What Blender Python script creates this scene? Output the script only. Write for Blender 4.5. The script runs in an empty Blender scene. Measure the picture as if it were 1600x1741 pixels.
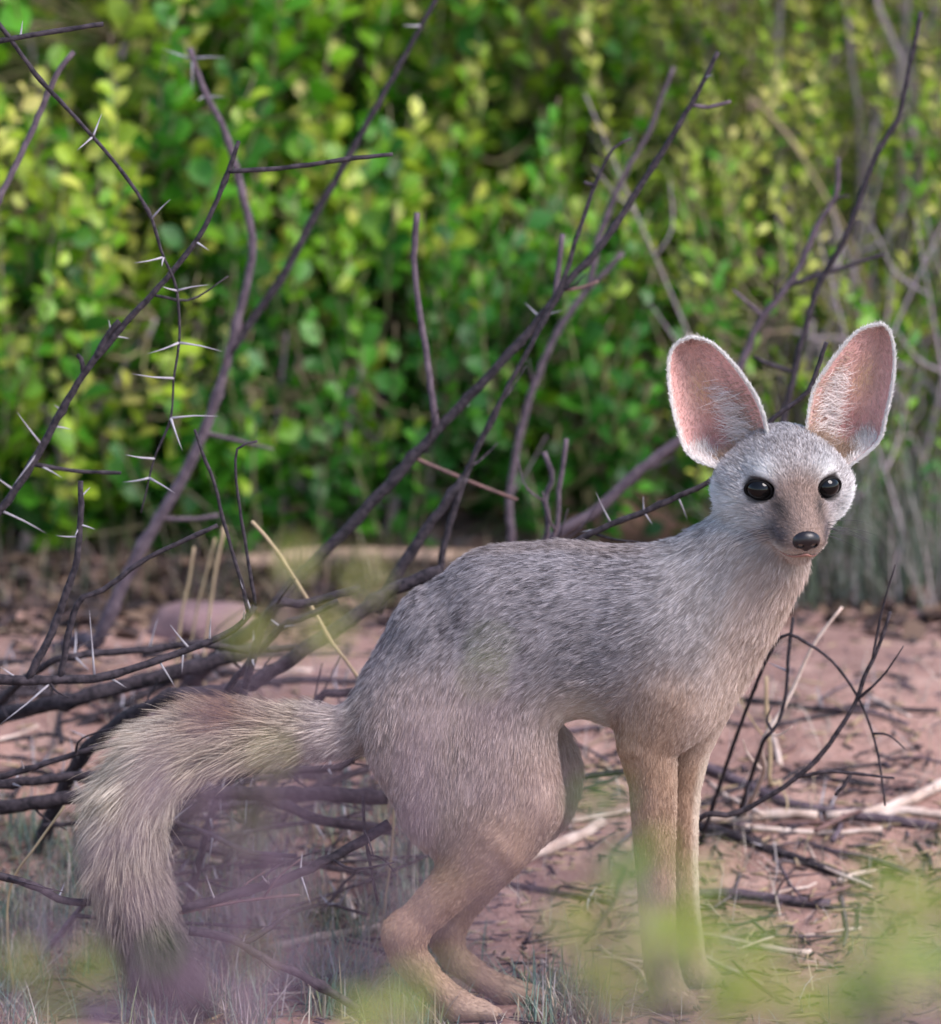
import bpy, bmesh, math, random
import numpy as np
from mathutils import Vector, Matrix, kdtree

# ------------------------------------------------------------------ camera, sky, sun, exposure
sc = bpy.context.scene
RNG = np.random.default_rng(7)
random.seed(11)
S = 0.00042                      # metres per photo pixel at the fox
PW, PH = 1600.0, 1741.0
D = 8.0
PITCH = math.radians(10.5)
SP, CP = math.sin(PITCH), math.cos(PITCH)
FWD = np.array([0, CP, -SP]); UPI = np.array([0, SP, CP]); RGT = np.array([1.0, 0, 0])
CAM = np.array([0.0, -D * CP, D * SP])

def P(px, py, Y=0.0):
    """world point on the vertical plane y = Y (metres) that the photo shows at (px, py)"""
    d = FWD * D + RGT * (px - 800.0) * S + UPI * (870.5 - py) * S
    return CAM + d * ((Y - CAM[1]) / d[1])

CAM[2] -= P(800, 1735, 0.0)[2]   # the ground meets the near hind paw at this row

def G(px, py, h=0.0):
    """world point at height h above the flat ground seen at (px, py)"""
    d = FWD * D + RGT * (px - 800.0) * S + UPI * (870.5 - py) * S
    return CAM + d * ((h - CAM[2]) / d[2])

cam = bpy.data.objects.new('camera', bpy.data.cameras.new('camera'))
sc.collection.objects.link(cam)
cam.location = CAM
cam.rotation_euler = (math.pi / 2 - PITCH, 0, 0)
cam.data.sensor_fit = 'VERTICAL'; cam.data.sensor_height = 36; cam.data.sensor_width = 36
cam.data.lens = 36 * D / (PH * S)
cam.data.clip_start = 0.1; cam.data.clip_end = 500
cam.data.dof.use_dof = True
cam.data.dof.focus_distance = D - 0.05
cam.data.dof.aperture_fstop = 5.6
cam.data.dof.aperture_blades = 9
sc.camera = cam
sc.render.resolution_x, sc.render.resolution_y = 941, 1024

SUN_EL, SUN_AZ = math.radians(48), math.radians(124)     # azimuth from +Y (away from camera) towards +X
world = bpy.data.worlds.new('World'); sc.world = world; world.use_nodes = True
nt = world.node_tree; nt.nodes.clear()
sky = nt.nodes.new('ShaderNodeTexSky'); sky.sky_type = 'NISHITA'; sky.sun_disc = False
sky.sun_elevation = SUN_EL; sky.sun_rotation = SUN_AZ
sky.air_density = 1.0; sky.dust_density = 0.6; sky.ozone_density = 1.5
bg = nt.nodes.new('ShaderNodeBackground'); bg.inputs['Strength'].default_value = 0.14
wo = nt.nodes.new('ShaderNodeOutputWorld')
nt.links.new(sky.outputs[0], bg.inputs[0]); nt.links.new(bg.outputs[0], wo.inputs[0])
sl = bpy.data.lights.new('sun', 'SUN'); sl.energy = 2.5; sl.angle = math.radians(30); sl.color = (1.0, 0.90, 0.88)
so = bpy.data.objects.new('sun', sl); sc.collection.objects.link(so)
sd = Vector((math.sin(SUN_AZ) * math.cos(SUN_EL), math.cos(SUN_AZ) * math.cos(SUN_EL), math.sin(SUN_EL)))
so.rotation_euler = (-sd).to_track_quat('-Z', 'Y').to_euler(); so.location = sd * 20
sc.view_settings.view_transform = 'Standard'; sc.view_settings.look = 'None'
sc.view_settings.gamma = 1.0; sc.view_settings.use_curve_mapping = False
sc.view_settings.exposure = 1.35
sc.cycles.use_denoising = True
sc.cycles.max_bounces = 6; sc.cycles.transparent_max_bounces = 8
sc.cycles.diffuse_bounces = 3; sc.cycles.glossy_bounces = 3; sc.cycles.transmission_bounces = 3
sc.cycles.use_adaptive_sampling = True; sc.cycles.adaptive_threshold = 0.015

COL = sc.collection

# ------------------------------------------------------------------ helpers
def mat(name, color=(.5, .5, .5), rough=.7, spec=.3, noise=None, attr=None, bump=None, translucent=0, objvar=0, coat=0):
    m = bpy.data.materials.new(name); m.use_nodes = True
    n = m.node_tree.nodes; l = m.node_tree.links; b = n['Principled BSDF']
    b.inputs['Roughness'].default_value = rough
    b.inputs['Specular IOR Level'].default_value = spec
    b.inputs['Base Color'].default_value = (*color, 1)
    if coat: b.inputs['Coat Weight'].default_value = coat; b.inputs['Coat Roughness'].default_value = .03
    out = None
    if attr:
        a = n.new('ShaderNodeAttribute'); a.attribute_name = attr; out = a.outputs['Color']
    tc = n.new('ShaderNodeTexCoord')
    if noise:                                    # (scale, color2, contrast)
        t = n.new('ShaderNodeTexNoise'); t.inputs['Scale'].default_value = noise[0]; t.inputs['Detail'].default_value = 6
        l.new(tc.outputs['Object'], t.inputs['Vector'])
        r = n.new('ShaderNodeMapRange'); c = noise[2]
        r.inputs['From Min'].default_value = .5 - c; r.inputs['From Max'].default_value = .5 + c
        l.new(t.outputs['Fac'], r.inputs['Value'])
        mx = n.new('ShaderNodeMix'); mx.data_type = 'RGBA'
        l.new(r.outputs[0], mx.inputs['Factor'])
        if out: l.new(out, mx.inputs['A'])
        else: mx.inputs['A'].default_value = (*color, 1)
        mx.inputs['B'].default_value = (*noise[1], 1)
        out = mx.outputs['Result']
    if objvar:
        oi = n.new('ShaderNodeObjectInfo'); hs = n.new('ShaderNodeHueSaturation')
        mr = n.new('ShaderNodeMapRange'); mr.inputs['To Min'].default_value = 1 - objvar; mr.inputs['To Max'].default_value = 1 + objvar
        l.new(oi.outputs['Random'], mr.inputs['Value']); l.new(mr.outputs[0], hs.inputs['Value'])
        if out: l.new(out, hs.inputs['Color'])
        else: hs.inputs['Color'].default_value = (*color, 1)
        out = hs.outputs['Color']
    if out: l.new(out, b.inputs['Base Color'])
    if bump:                                     # (scale, strength, distance)
        t2 = n.new('ShaderNodeTexNoise'); t2.inputs['Scale'].default_value = bump[0]; t2.inputs['Detail'].default_value = 8
        l.new(tc.outputs['Object'], t2.inputs['Vector'])
        bp = n.new('ShaderNodeBump'); bp.inputs['Strength'].default_value = bump[1]; bp.inputs['Distance'].default_value = bump[2]
        l.new(t2.outputs['Fac'], bp.inputs['Height']); l.new(bp.outputs[0], b.inputs['Normal'])
    if translucent:
        tr = n.new('ShaderNodeBsdfTranslucent'); ms = n.new('ShaderNodeMixShader'); ms.inputs[0].default_value = translucent
        if out: l.new(out, tr.inputs['Color'])
        else: tr.inputs['Color'].default_value = (*color, 1)
        l.new(b.outputs[0], ms.inputs[1]); l.new(tr.outputs[0], ms.inputs[2])
        l.new(ms.outputs[0], n['Material Output'].inputs['Surface'])
    return m

def link(o, parent=None):
    COL.objects.link(o)
    if parent is not None:
        o.parent = parent
        if parent.type == 'EMPTY': o.matrix_parent_inverse = Matrix.Translation(-parent.location)
    return o

def mesh_from(name, V, F, smooth=True):
    me = bpy.data.meshes.new(name)
    me.from_pydata([tuple(map(float, v)) for v in V], [], [tuple(map(int, f)) for f in F])
    if smooth: me.polygons.foreach_set('use_smooth', np.ones(len(me.polygons), bool))
    me.update()
    return me

def mobj(name, V, F, m, parent=None, smooth=True):
    me = mesh_from(name, V, F, smooth); me.materials.append(m)
    return link(bpy.data.objects.new(name, me), parent)

def empty(name, loc):
    o = bpy.data.objects.new(name, None); o.location = tuple(map(float, loc)); o.empty_display_size = .05
    return link(o)

def tag(o, label=None, cat=None, group=None, kind=None):
    if label: o['label'] = label
    if cat: o['category'] = cat
    if group: o['group'] = group
    if kind: o['kind'] = kind
    return o

def norm(a):
    a = np.asarray(a, float)
    return a / np.maximum(np.linalg.norm(a, axis=-1, keepdims=True), 1e-9)

def set_col(me, name, cols):
    a = me.attributes.new(name, 'FLOAT_COLOR', 'POINT')
    c = np.ones((len(cols), 4), np.float32); c[:, :3] = cols
    a.data.foreach_set('color', c.ravel())

def tube(pts, radii, sides=7, rough=0.0, rng=RNG):
    """closed tapered tube along a polyline -> V, F"""
    pts = np.asarray(pts, float); n = len(pts)
    T = np.gradient(pts, axis=0); T = norm(T)
    up = np.array([0.31, 0.87, 0.4]); V = []; 
    a = norm(np.cross(T, up)); b = np.cross(T, a)
    ang = np.linspace(0, 2 * math.pi, sides, endpoint=False)
    for i in range(n):
        rr = radii[i] * (1 + rough * rng.uniform(-1, 1, sides))
        V.append(pts[i] + np.outer(np.cos(ang) * rr, a[i]) + np.outer(np.sin(ang) * rr, b[i]))
    V = np.concatenate(V)
    F = []
    for i in range(n - 1):
        for k in range(sides):
            k2 = (k + 1) % sides
            F.append((i * sides + k, i * sides + k2, (i + 1) * sides + k2, (i + 1) * sides + k))
    F.append(tuple(range(sides - 1, -1, -1))); F.append(tuple((n - 1) * sides + k for k in range(sides)))
    return V, F

def resample(pts, n):
    """smooth Catmull-Rom style resample of a polyline by arc length"""
    pts = np.asarray(pts, float)
    if len(pts) == 2:
        t = np.linspace(0, 1, n)[:, None]; return pts[0] * (1 - t) + pts[1] * t
    q = np.vstack([2 * pts[0] - pts[1], pts, 2 * pts[-1] - pts[-2]])
    out = []
    for i in range(1, len(q) - 2):
        t = np.linspace(0, 1, 12, endpoint=False)[:, None]
        p0, p1, p2, p3 = q[i - 1], q[i], q[i + 1], q[i + 2]
        out.append(.5 * ((2 * p1) + (-p0 + p2) * t + (2 * p0 - 5 * p1 + 4 * p2 - p3) * t ** 2 + (-p0 + 3 * p1 - 3 * p2 + p3) * t ** 3))
    out = np.vstack(out + [pts[-1:]])
    L = np.r_[0, np.cumsum(np.linalg.norm(np.diff(out, axis=0), axis=1))]
    s = np.linspace(0, L[-1], n)
    return np.stack([np.interp(s, L, out[:, k]) for k in range(out.shape[1])], 1)

def vnoise(p, seed=0):
    """cheap smooth value noise on N x 3 points, -1..1"""
    p = np.asarray(p, float); i = np.floor(p).astype(np.int64); f = p - i; f = f * f * (3 - 2 * f)
    def h(ix, iy, iz):
        n = (ix * 73856093) ^ (iy * 19349663) ^ (iz * 83492791) ^ (seed * 2654435761)
        n = (n ^ (n >> 13)) * 1274126177 & 0x7fffffff
        return (n % 65536) / 32768.0 - 1
    r = 0
    for dx in (0, 1):
        for dy in (0, 1):
            for dz in (0, 1):
                w = (f[:, 0] if dx else 1 - f[:, 0]) * (f[:, 1] if dy else 1 - f[:, 1]) * (f[:, 2] if dz else 1 - f[:, 2])
                r = r + w * h(i[:, 0] + dx, i[:, 1] + dy, i[:, 2] + dz)
    return r

def surface_nets(f, org, h):
    ins = f < 0
    c = np.zeros(tuple(s - 1 for s in f.shape), np.uint8)
    offs = [(i, j, k) for i in (0, 1) for j in (0, 1) for k in (0, 1)]
    nx, ny, nz = c.shape
    for (i, j, k) in offs: c += ins[i:i + nx, j:j + ny, k:k + nz]
    act = np.argwhere((c > 0) & (c < 8))
    idx = -np.ones(c.shape, np.int32); idx[tuple(act.T)] = np.arange(len(act))
    val = np.stack([f[act[:, 0] + i, act[:, 1] + j, act[:, 2] + k] for (i, j, k) in offs], 1)
    acc = np.zeros((len(act), 3)); cnt = np.zeros(len(act))
    for a in range(8):
        for b in range(a + 1, 8):
            oa, ob = np.array(offs[a]), np.array(offs[b])
            if np.abs(oa - ob).sum() != 1: continue
            va, vb = val[:, a], val[:, b]; m = (va < 0) != (vb < 0)
            t = np.where(m, va / np.where(m, va - vb, 1), 0)
            acc += np.where(m[:, None], oa + t[:, None] * (ob - oa), 0); cnt += m
    V = (act + acc / cnt[:, None]) * h + org
    F = []
    for ax in range(3):
        sl0 = [slice(None)] * 3; sl1 = [slice(None)] * 3
        sl0[ax] = slice(0, -1); sl1[ax] = slice(1, None)
        a, b = ins[tuple(sl0)], ins[tuple(sl1)]
        e = np.argwhere(a != b); s = a[tuple(e.T)]
        o1, o2 = [(1, 2), (2, 0), (0, 1)][ax]
        ok = (e[:, o1] > 0) & (e[:, o2] > 0) & (e[:, o1] < c.shape[o1]) & (e[:, o2] < c.shape[o2])
        e = e[ok]; s = s[ok]
        def g(d1, d2):
            q = e.copy(); q[:, o1] -= d1; q[:, o2] -= d2
            return idx[tuple(q.T)]
        quad = np.stack([g(1, 1), g(0, 1), g(0, 0), g(1, 0)], 1)
        quad[~s] = quad[~s][:, ::-1]
        F.append(quad)
    return V, np.concatenate(F)

def smooth_mesh(V, F, it=4, lam=.5):
    E = np.concatenate([F[:, [0, 1]], F[:, [1, 2]], F[:, [2, 3]], F[:, [3, 0]]]); n = len(V)
    deg = np.bincount(E.ravel(), minlength=n).astype(float)
    for k in range(it):
        for lm in (lam, -lam * 1.04):
            A = np.zeros_like(V)
            for ax in range(3):
                A[:, ax] = np.bincount(E[:, 0], V[E[:, 1], ax], n) + np.bincount(E[:, 1], V[E[:, 0], ax], n)
            V = V + lm * (A / deg[:, None] - V)
    return V

def vert_normals(V, F):
    n = np.cross(V[F[:, 2]] - V[F[:, 0]], V[F[:, 3]] - V[F[:, 1]])
    N = np.zeros_like(V)
    for k in range(4):
        for ax in range(3): N[:, ax] += np.bincount(F[:, k], n[:, ax], len(V))
    return norm(N)

def hair_object(name, pts, rad, cols, m, parent):
    """pts (n, K, 3), rad (n, K), cols (n, K, 3) -> one strand object"""
    n, K = pts.shape[:2]
    cu = bpy.data.hair_curves.new(name); cu.add_curves([K] * n)
    cu.attributes['position'].data.foreach_set('vector', pts.astype(np.float32).ravel())
    a = cu.attributes.get('radius') or cu.attributes.new('radius', 'FLOAT', 'POINT')
    a.data.foreach_set('value', rad.astype(np.float32).ravel())
    c = np.ones((n, K, 4), np.float32); c[..., :3] = cols
    cu.attributes.new('fur_color', 'FLOAT_COLOR', 'POINT').data.foreach_set('color', c.ravel())
    cu.materials.append(m)
    return link(bpy.data.objects.new(name, cu), parent)

# ------------------------------------------------------------------ the ground
BX, BY = P(1190, 870)[0], 60 * S
def gz(x, y):
    x = np.asarray(x, float); y = np.asarray(y, float); sh = x.shape
    p = np.stack([x.ravel(), y.ravel(), 0 * x.ravel()], 1)
    near = np.exp(-((p[:, 0] / .5) ** 2 + (p[:, 1] / .35) ** 2))
    z = .0195 * np.exp(-((p[:, 0] - BX) ** 2 + (p[:, 1] - BY) ** 2) / (2 * .06 ** 2)) + .0025
    z += (.004 + .007 * (1 - near)) * vnoise(p * 6.5, 21) + .0022 * vnoise(p * 26, 22) + .0012 * vnoise(p * 70, 23)
    t = np.clip((p[:, 1] - .045) / .52, 0, 1); z += .138 * t * t * (3 - 2 * t) + .03 * np.clip(p[:, 1] - .5, 0, 6)      # low bank rising behind the fox
    z += (.05 * vnoise(p * .8, 24)) * np.clip((np.hypot(p[:, 0], p[:, 1]) - 1.2) / 3, 0, 1)
    return z.reshape(sh)
def axis(lo, a, b, hi, fine, nc):
    return np.r_[lo + (a - lo) * (1 - np.linspace(1, 0, nc, endpoint=False) ** 2.2), np.arange(a, b, fine), b + (hi - b) * np.linspace(0, 1, nc) ** 2.2]
gx = axis(-60, -.7, .7, 60, .009, 26); gy = axis(-30, -.35, 1.9, 120, .009, 26)
GXX, GYY = np.meshgrid(gx, gy, indexing='ij')
V = np.stack([GXX.ravel(), GYY.ravel(), gz(GXX, GYY).ravel()], 1); ny = len(gy)
ii, jj = np.meshgrid(np.arange(len(gx) - 1), np.arange(ny - 1), indexing='ij'); q = (ii * ny + jj).ravel()
F = np.stack([q, q + ny, q + ny + 1, q + 1], 1)
m_ground = mat('red_sand', (.275, .165, .135), rough=.95, spec=.08, bump=(160, .7, .004))
n = m_ground.node_tree.nodes; l = m_ground.node_tree.links
tc = n['Texture Coordinate']; b = n['Principled BSDF']; last = None
for sc_, c1, lo_c, hi_c in ((5, (.185, .11, .095), .45, .62), (38, (.37, .245, .20), .52, .72), (120, (.15, .09, .07), .60, .74), (300, (.5, .36, .29), .62, .74)):
    t = n.new('ShaderNodeTexNoise'); t.inputs['Scale'].default_value = sc_; t.inputs['Detail'].default_value = 5; l.new(tc.outputs['Object'], t.inputs['Vector'])
    r = n.new('ShaderNodeMapRange'); r.inputs['From Min'].default_value = lo_c; r.inputs['From Max'].default_value = hi_c; r.inputs['To Max'].default_value = .8; l.new(t.outputs['Fac'], r.inputs['Value'])
    mx = n.new('ShaderNodeMix'); mx.data_type = 'RGBA'; l.new(r.outputs[0], mx.inputs['Factor']); mx.inputs['B'].default_value = (*c1, 1)
    if last: l.new(last, mx.inputs['A'])
    else: mx.inputs['A'].default_value = (.275, .165, .135, 1)
    last = mx.outputs['Result']
l.new(last, b.inputs['Base Color'])
g_o = mobj('ground', V, F, m_ground); g_o['kind'] = 'structure'
def on_ground(px, py, lift=0.0):
    d = FWD * D + RGT * (px - 800.0) * S + UPI * (870.5 - py) * S
    t = np.linspace(7.0, 12.0, 500) / D; p = CAM + np.outer(t, d); e = p[:, 2] - gz(p[:, 0], p[:, 1]) - lift
    k = int(np.argmax(e < 0)) if (e < 0).any() else len(t) - 1
    w = e[k - 1] / max(e[k - 1] - e[k], 1e-9) if k else 0
    return p[k - 1] * (1 - w) + p[k] * w
def on_ground_n(px, py, lift=0.0):
    d = FWD * D + np.outer((px - 800.0) * S, RGT) + np.outer((870.5 - py) * S, UPI)
    lo, hi = np.full(len(px), 7.0 / D), np.full(len(px), 40.0 / D)          # march along the sight line to the first ground hit
    ts = np.linspace(7.0, 12.0, 60) / D; prev = np.full(len(px), ts[0]); hit = np.zeros(len(px), bool)
    for t in ts[1:]:
        p = CAM + d * t; below = (p[:, 2] < gz(p[:, 0], p[:, 1]) + lift) & ~hit
        hi = np.where(below, t, hi); lo = np.where(below, prev, lo); hit |= below; prev = np.where(hit, prev, t)
    hi = np.where(hit, hi, ts[-1]); lo = np.where(hit, lo, ts[-2])
    for _ in range(14):
        m = (lo + hi) / 2; p = CAM + d * m[:, None]; bl = p[:, 2] < gz(p[:, 0], p[:, 1]) + lift
        hi = np.where(bl, m, hi); lo = np.where(bl, lo, m)
    p = CAM + d * hi[:, None]; p[:, 2] = gz(p[:, 0], p[:, 1]) + lift; return p

# ------------------------------------------------------------------ leafy shrubs behind
def leaf_mesh(name, L, W, shape, fold, curl, col):
    """a blade with midrib fold and droop; y along the blade, z its face"""
    t = np.linspace(0, 1, 6); w = {'round': np.array([.08, .62, .95, 1, .74, .05]), 'long': np.array([.1, .5, .85, 1, .7, .04]), 'spoon': np.array([.07, .3, .62, .95, .95, .12])}[shape] * W / 2
    V = []
    for i in range(6):
        z = -curl * L * t[i] ** 2
        V += [(-w[i], t[i] * L, z + fold * w[i]), (0, t[i] * L, z), (w[i], t[i] * L, z + fold * w[i])]
    F = []
    for i in range(5):
        a = i * 3; F += [(a, a + 1, a + 4, a + 3), (a + 1, a + 2, a + 5, a + 4)]
    me = mesh_from(name, V, F); set_col(me, 'leaf_color', np.tile(col, (len(V), 1)))
    return me, np.array(V), np.array(F)
m_leaf = mat('leaf', rough=.5, spec=.6, attr='leaf_color', translucent=.38)
m_shoot = mat('green_shoot', (.17, .19, .06), rough=.7, noise=(40, (.2, .13, .1), .2))
m_stem = mat('grey_stem', (.22, .17, .18), rough=.9, noise=(60, (.36, .29, .29), .25))

# leaf colours by age: deep mature green -> fresh yellow-green -> straw
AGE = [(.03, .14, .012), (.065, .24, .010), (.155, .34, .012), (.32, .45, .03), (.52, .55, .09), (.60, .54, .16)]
def leaf_set(L, W, shape, tone=1.0):
    out = []
    for k, c in enumerate(AGE):
        c = tuple(tone * q for q in c)
        me, V, F = leaf_mesh('leaf', L * (1 - .06 * k), W * (1 - .07 * k), shape, .28, .18, c)
        me.materials.append(m_leaf); out.append((me, V, F, np.array(c)))
    return out
LEAF_ROUND = leaf_set(.034, .026, 'round'); LEAF_SPOON = leaf_set(.029, .016, 'spoon'); LEAF_SMALL = leaf_set(.019, .0085, 'long')
def cr(a, b): return np.array([a[1] * b[2] - a[2] * b[1], a[2] * b[0] - a[0] * b[2], a[0] * b[1] - a[1] * b[0]])
def nrm(a): return a / math.sqrt(a[0] * a[0] + a[1] * a[1] + a[2] * a[2])
def mat_from(d, face, roll):
    """4x4 with local y along d and local z near face"""
    y = nrm(d); z = face - (face @ y) * y
    z = nrm(z); x = cr(y, z); c, s = math.cos(roll), math.sin(roll)
    x2 = x * c + z * s; z2 = cr(x2, y)
    M = np.eye(4); M[:3, 0], M[:3, 1], M[:3, 2] = x2, y, z2
    return M
def join_leaves(name, items, parent, m):
    if not items: return None
    V, F, C, o = [], [], [], 0
    for (ls, M) in items:
        me, lv, lf, c = ls; V.append(lv @ M[:3, :3].T + M[:3, 3]); F.append(lf + o); o += len(lv)
        C.append(np.tile(c * RNG.uniform(.8, 1.2), (len(lv), 1)))
    me = mesh_from(name, np.concatenate(V), np.concatenate(F)); set_col(me, 'leaf_color', np.concatenate(C)); me.materials.append(m)
    ob = link(bpy.data.objects.new(name, me), parent); ob['kind'] = 'stuff'; return ob
def join_tubes(name, tubes, m, parent=None, kind='stuff'):
    V, F, o = [], [], 0
    for (tv, tf) in tubes:
        V.append(tv); F += [tuple(i + o for i in f) for f in tf]; o += len(tv)
    ob = mobj(name, np.concatenate(V), F, m, parent)
    if kind: ob['kind'] = kind
    return ob
def in_frame(p, m=40):
    x, y = to_px(np.asarray(p)); return -m < x < PW + m and -m < y < PH + m
def to_px(p):
    q = p - CAM; d = q @ FWD; return 800 + (q @ RGT) / d * D / S, 870.5 - (q @ UPI) / d * D / S

def shrub(name, label, cx, cy, rx, ry, h, nshoot, leaves, age, zlo=.05, nobj=230, slen=(.07, .16), step=.0105, lsc=(.7, 1.15), nstem=7, spread=.55, group='leafy shrubs behind the fox', seed=1, tilt=.9):
    r = np.random.default_rng(seed)
    base = np.array([cx, cy, float(gz(cx, cy))]); e = empty(name, base); tag(e, label, 'shrub', group)
    stems = []
    for k in range(nstem):
        a = r.uniform(0, 2 * math.pi); q = math.sqrt(r.uniform(0, 1))
        top = np.array([cx + rx * .75 * q * math.cos(a), cy + ry * .75 * q * math.sin(a), base[2] + h * r.uniform(.55, .9)])
        b0 = base + np.array([r.normal(0, rx * .22), r.normal(0, ry * .15), 0]); b0[2] = gz(b0[0], b0[1]) - .01
        mid = (b0 + top) / 2 + r.normal(0, .03, 3); pts = resample(np.array([b0, mid, top]), 14); pts[1:-1] += r.normal(0, .003, (12, 3))
        V, F = tube(pts, np.linspace(.0045, .0015, 14) * r.uniform(.8, 1.3), 6, .15, r)
        mobj('stem', V, F, m_stem, e); stems.append(pts)
    sp = np.concatenate(stems); items, tubes = [], []
    ncl = max(8, nshoot // 7)
    ang = r.uniform(0, 2 * math.pi, ncl); u = zlo / h + (1 - zlo / h) * r.random(ncl) ** 1.25
    cl = np.stack([cx + rx * np.cos(ang) * np.sqrt(np.clip(1 - (u * .93) ** 4, .02, 1)) * r.uniform(.5, 1, ncl), cy + ry * np.sin(ang) * np.sqrt(np.clip(1 - (u * .93) ** 4, .02, 1)) * r.uniform(.5, 1, ncl), u * h + base[2]], 1)
    for k in range(nshoot):
        c = cl[r.integers(ncl)] + r.normal(0, 1, 3) * np.array([.05, .05, .045]) * (rx / .3)
        c[2] = max(c[2], base[2] + .012)
        out = norm(np.array([c[0] - cx, c[1] - cy, .0]) + 1e-6)
        d = norm(out * spread * r.uniform(.2, 1) + np.array([0, 0, 1.0]) + r.normal(0, .25, 3)); L = r.uniform(*slen); uz = np.clip((c[2] - base[2]) / h, 0, 1)
        near = sp[np.argmin(((sp - c) ** 2).sum(1))]
        pts = resample(np.array([near, (near * .5 + c * .5) + r.normal(0, .008, 3), c, c + d * L * .5 + r.normal(0, .004, 3), c + d * L + np.array([0, 0, .01])]), 12)
        tubes.append(tube(pts, np.linspace(.0016, .0006, 12), 4))
        nl = int(L / step); ag = age[0] + (age[1] - age[0]) * r.random() - 1.1 * (1 - uz) ** 2  # lower shoots darker: older leaves, and shade under the canopy put into colour
        seg = resample(np.array([c, c + d * L * .5, c + d * L]), nl + 1); ph = r.uniform(0, 6.28)
        s1 = norm(np.cross(d, [.3, .8, .2])); s2 = np.cross(d, s1)
        for j in range(nl):
            ph += 2.4
            rad = s1 * math.cos(ph) + s2 * math.sin(ph); t = j / nl
            ld = nrm(rad * (1.15 - .6 * t) + d * tilt + r.normal(0, .15, 3)); face = nrm(d * .8 - rad * .5 + r.normal(0, .3, 3))
            M = mat_from(ld, face, r.normal(0, .4)); sc_ = r.uniform(*lsc) * (1 - .35 * t); M[:3, :3] *= sc_; M[:3, 3] = seg[j]
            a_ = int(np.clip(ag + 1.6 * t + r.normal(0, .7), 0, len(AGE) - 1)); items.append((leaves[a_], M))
    px_, py_ = to_px(np.array([it[1][:3, 3] for it in items])); vis = [i for i in range(len(items)) if -40 < px_[i] < PW + 40 and -40 < py_[i] < PH + 40]
    vis.sort(key=lambda i: items[i][1][1, 3]); pick = set(vis[:nobj])
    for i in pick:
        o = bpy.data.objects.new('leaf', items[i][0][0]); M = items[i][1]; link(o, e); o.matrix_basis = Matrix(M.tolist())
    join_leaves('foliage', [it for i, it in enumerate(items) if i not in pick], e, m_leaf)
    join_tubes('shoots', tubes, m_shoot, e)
    return e
def gx_at(px, Y): return float(P(px, 600, Y)[0])
BR = LEAF_ROUND; BS = LEAF_SPOON; SM = LEAF_SMALL
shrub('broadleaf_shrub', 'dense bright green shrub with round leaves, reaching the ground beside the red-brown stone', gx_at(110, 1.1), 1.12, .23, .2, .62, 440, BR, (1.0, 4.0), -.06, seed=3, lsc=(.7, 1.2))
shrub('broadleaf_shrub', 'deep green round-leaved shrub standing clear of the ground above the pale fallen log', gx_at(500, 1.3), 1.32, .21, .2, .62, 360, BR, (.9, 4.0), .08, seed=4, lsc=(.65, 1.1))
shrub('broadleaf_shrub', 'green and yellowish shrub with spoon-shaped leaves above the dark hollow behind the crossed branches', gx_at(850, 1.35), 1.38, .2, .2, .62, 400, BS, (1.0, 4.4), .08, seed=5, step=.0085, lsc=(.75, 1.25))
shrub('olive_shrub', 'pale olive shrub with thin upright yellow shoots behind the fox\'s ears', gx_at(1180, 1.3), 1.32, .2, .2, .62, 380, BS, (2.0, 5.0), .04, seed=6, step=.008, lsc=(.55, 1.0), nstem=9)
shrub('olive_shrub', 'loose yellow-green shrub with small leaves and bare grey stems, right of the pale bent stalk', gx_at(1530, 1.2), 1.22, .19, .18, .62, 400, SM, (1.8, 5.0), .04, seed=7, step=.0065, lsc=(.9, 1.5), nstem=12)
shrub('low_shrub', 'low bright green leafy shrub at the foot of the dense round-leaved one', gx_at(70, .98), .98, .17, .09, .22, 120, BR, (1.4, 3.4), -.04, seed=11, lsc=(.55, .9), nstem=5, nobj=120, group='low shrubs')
shrub('low_shrub', 'low shrub added with dark leaves as shade in the hollow behind the crossed branches', gx_at(640, 1.0), 1.02, .26, .09, .17, 230, BR, (-.6, 1.4), -.03, seed=12, lsc=(.55, .9), nstem=6, nobj=120, group='low shrubs')  # added in the hollow, its dark leaves stand in for shade
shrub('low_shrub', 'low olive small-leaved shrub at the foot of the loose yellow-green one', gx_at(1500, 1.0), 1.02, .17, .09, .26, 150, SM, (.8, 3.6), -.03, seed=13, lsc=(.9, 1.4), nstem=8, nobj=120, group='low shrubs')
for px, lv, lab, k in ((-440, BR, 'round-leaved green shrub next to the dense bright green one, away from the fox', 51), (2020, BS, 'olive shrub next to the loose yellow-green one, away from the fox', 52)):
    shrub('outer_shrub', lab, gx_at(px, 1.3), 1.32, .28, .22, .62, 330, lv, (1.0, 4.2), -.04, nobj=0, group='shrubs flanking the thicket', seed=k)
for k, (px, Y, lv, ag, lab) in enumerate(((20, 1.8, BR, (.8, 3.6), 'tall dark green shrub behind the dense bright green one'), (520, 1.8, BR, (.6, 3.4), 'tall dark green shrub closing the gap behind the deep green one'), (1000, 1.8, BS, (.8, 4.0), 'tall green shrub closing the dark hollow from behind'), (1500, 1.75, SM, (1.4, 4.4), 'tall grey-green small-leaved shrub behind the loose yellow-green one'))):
    shrub('background_shrub', lab, gx_at(px, Y), Y, .32, .2, .80, 520, lv, ag, -.05, nobj=40, group='tall shrubs at the back', seed=30 + k, slen=(.08, .18), lsc=(.9, 1.5) if lv is not SM else (1.3, 2))

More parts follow.
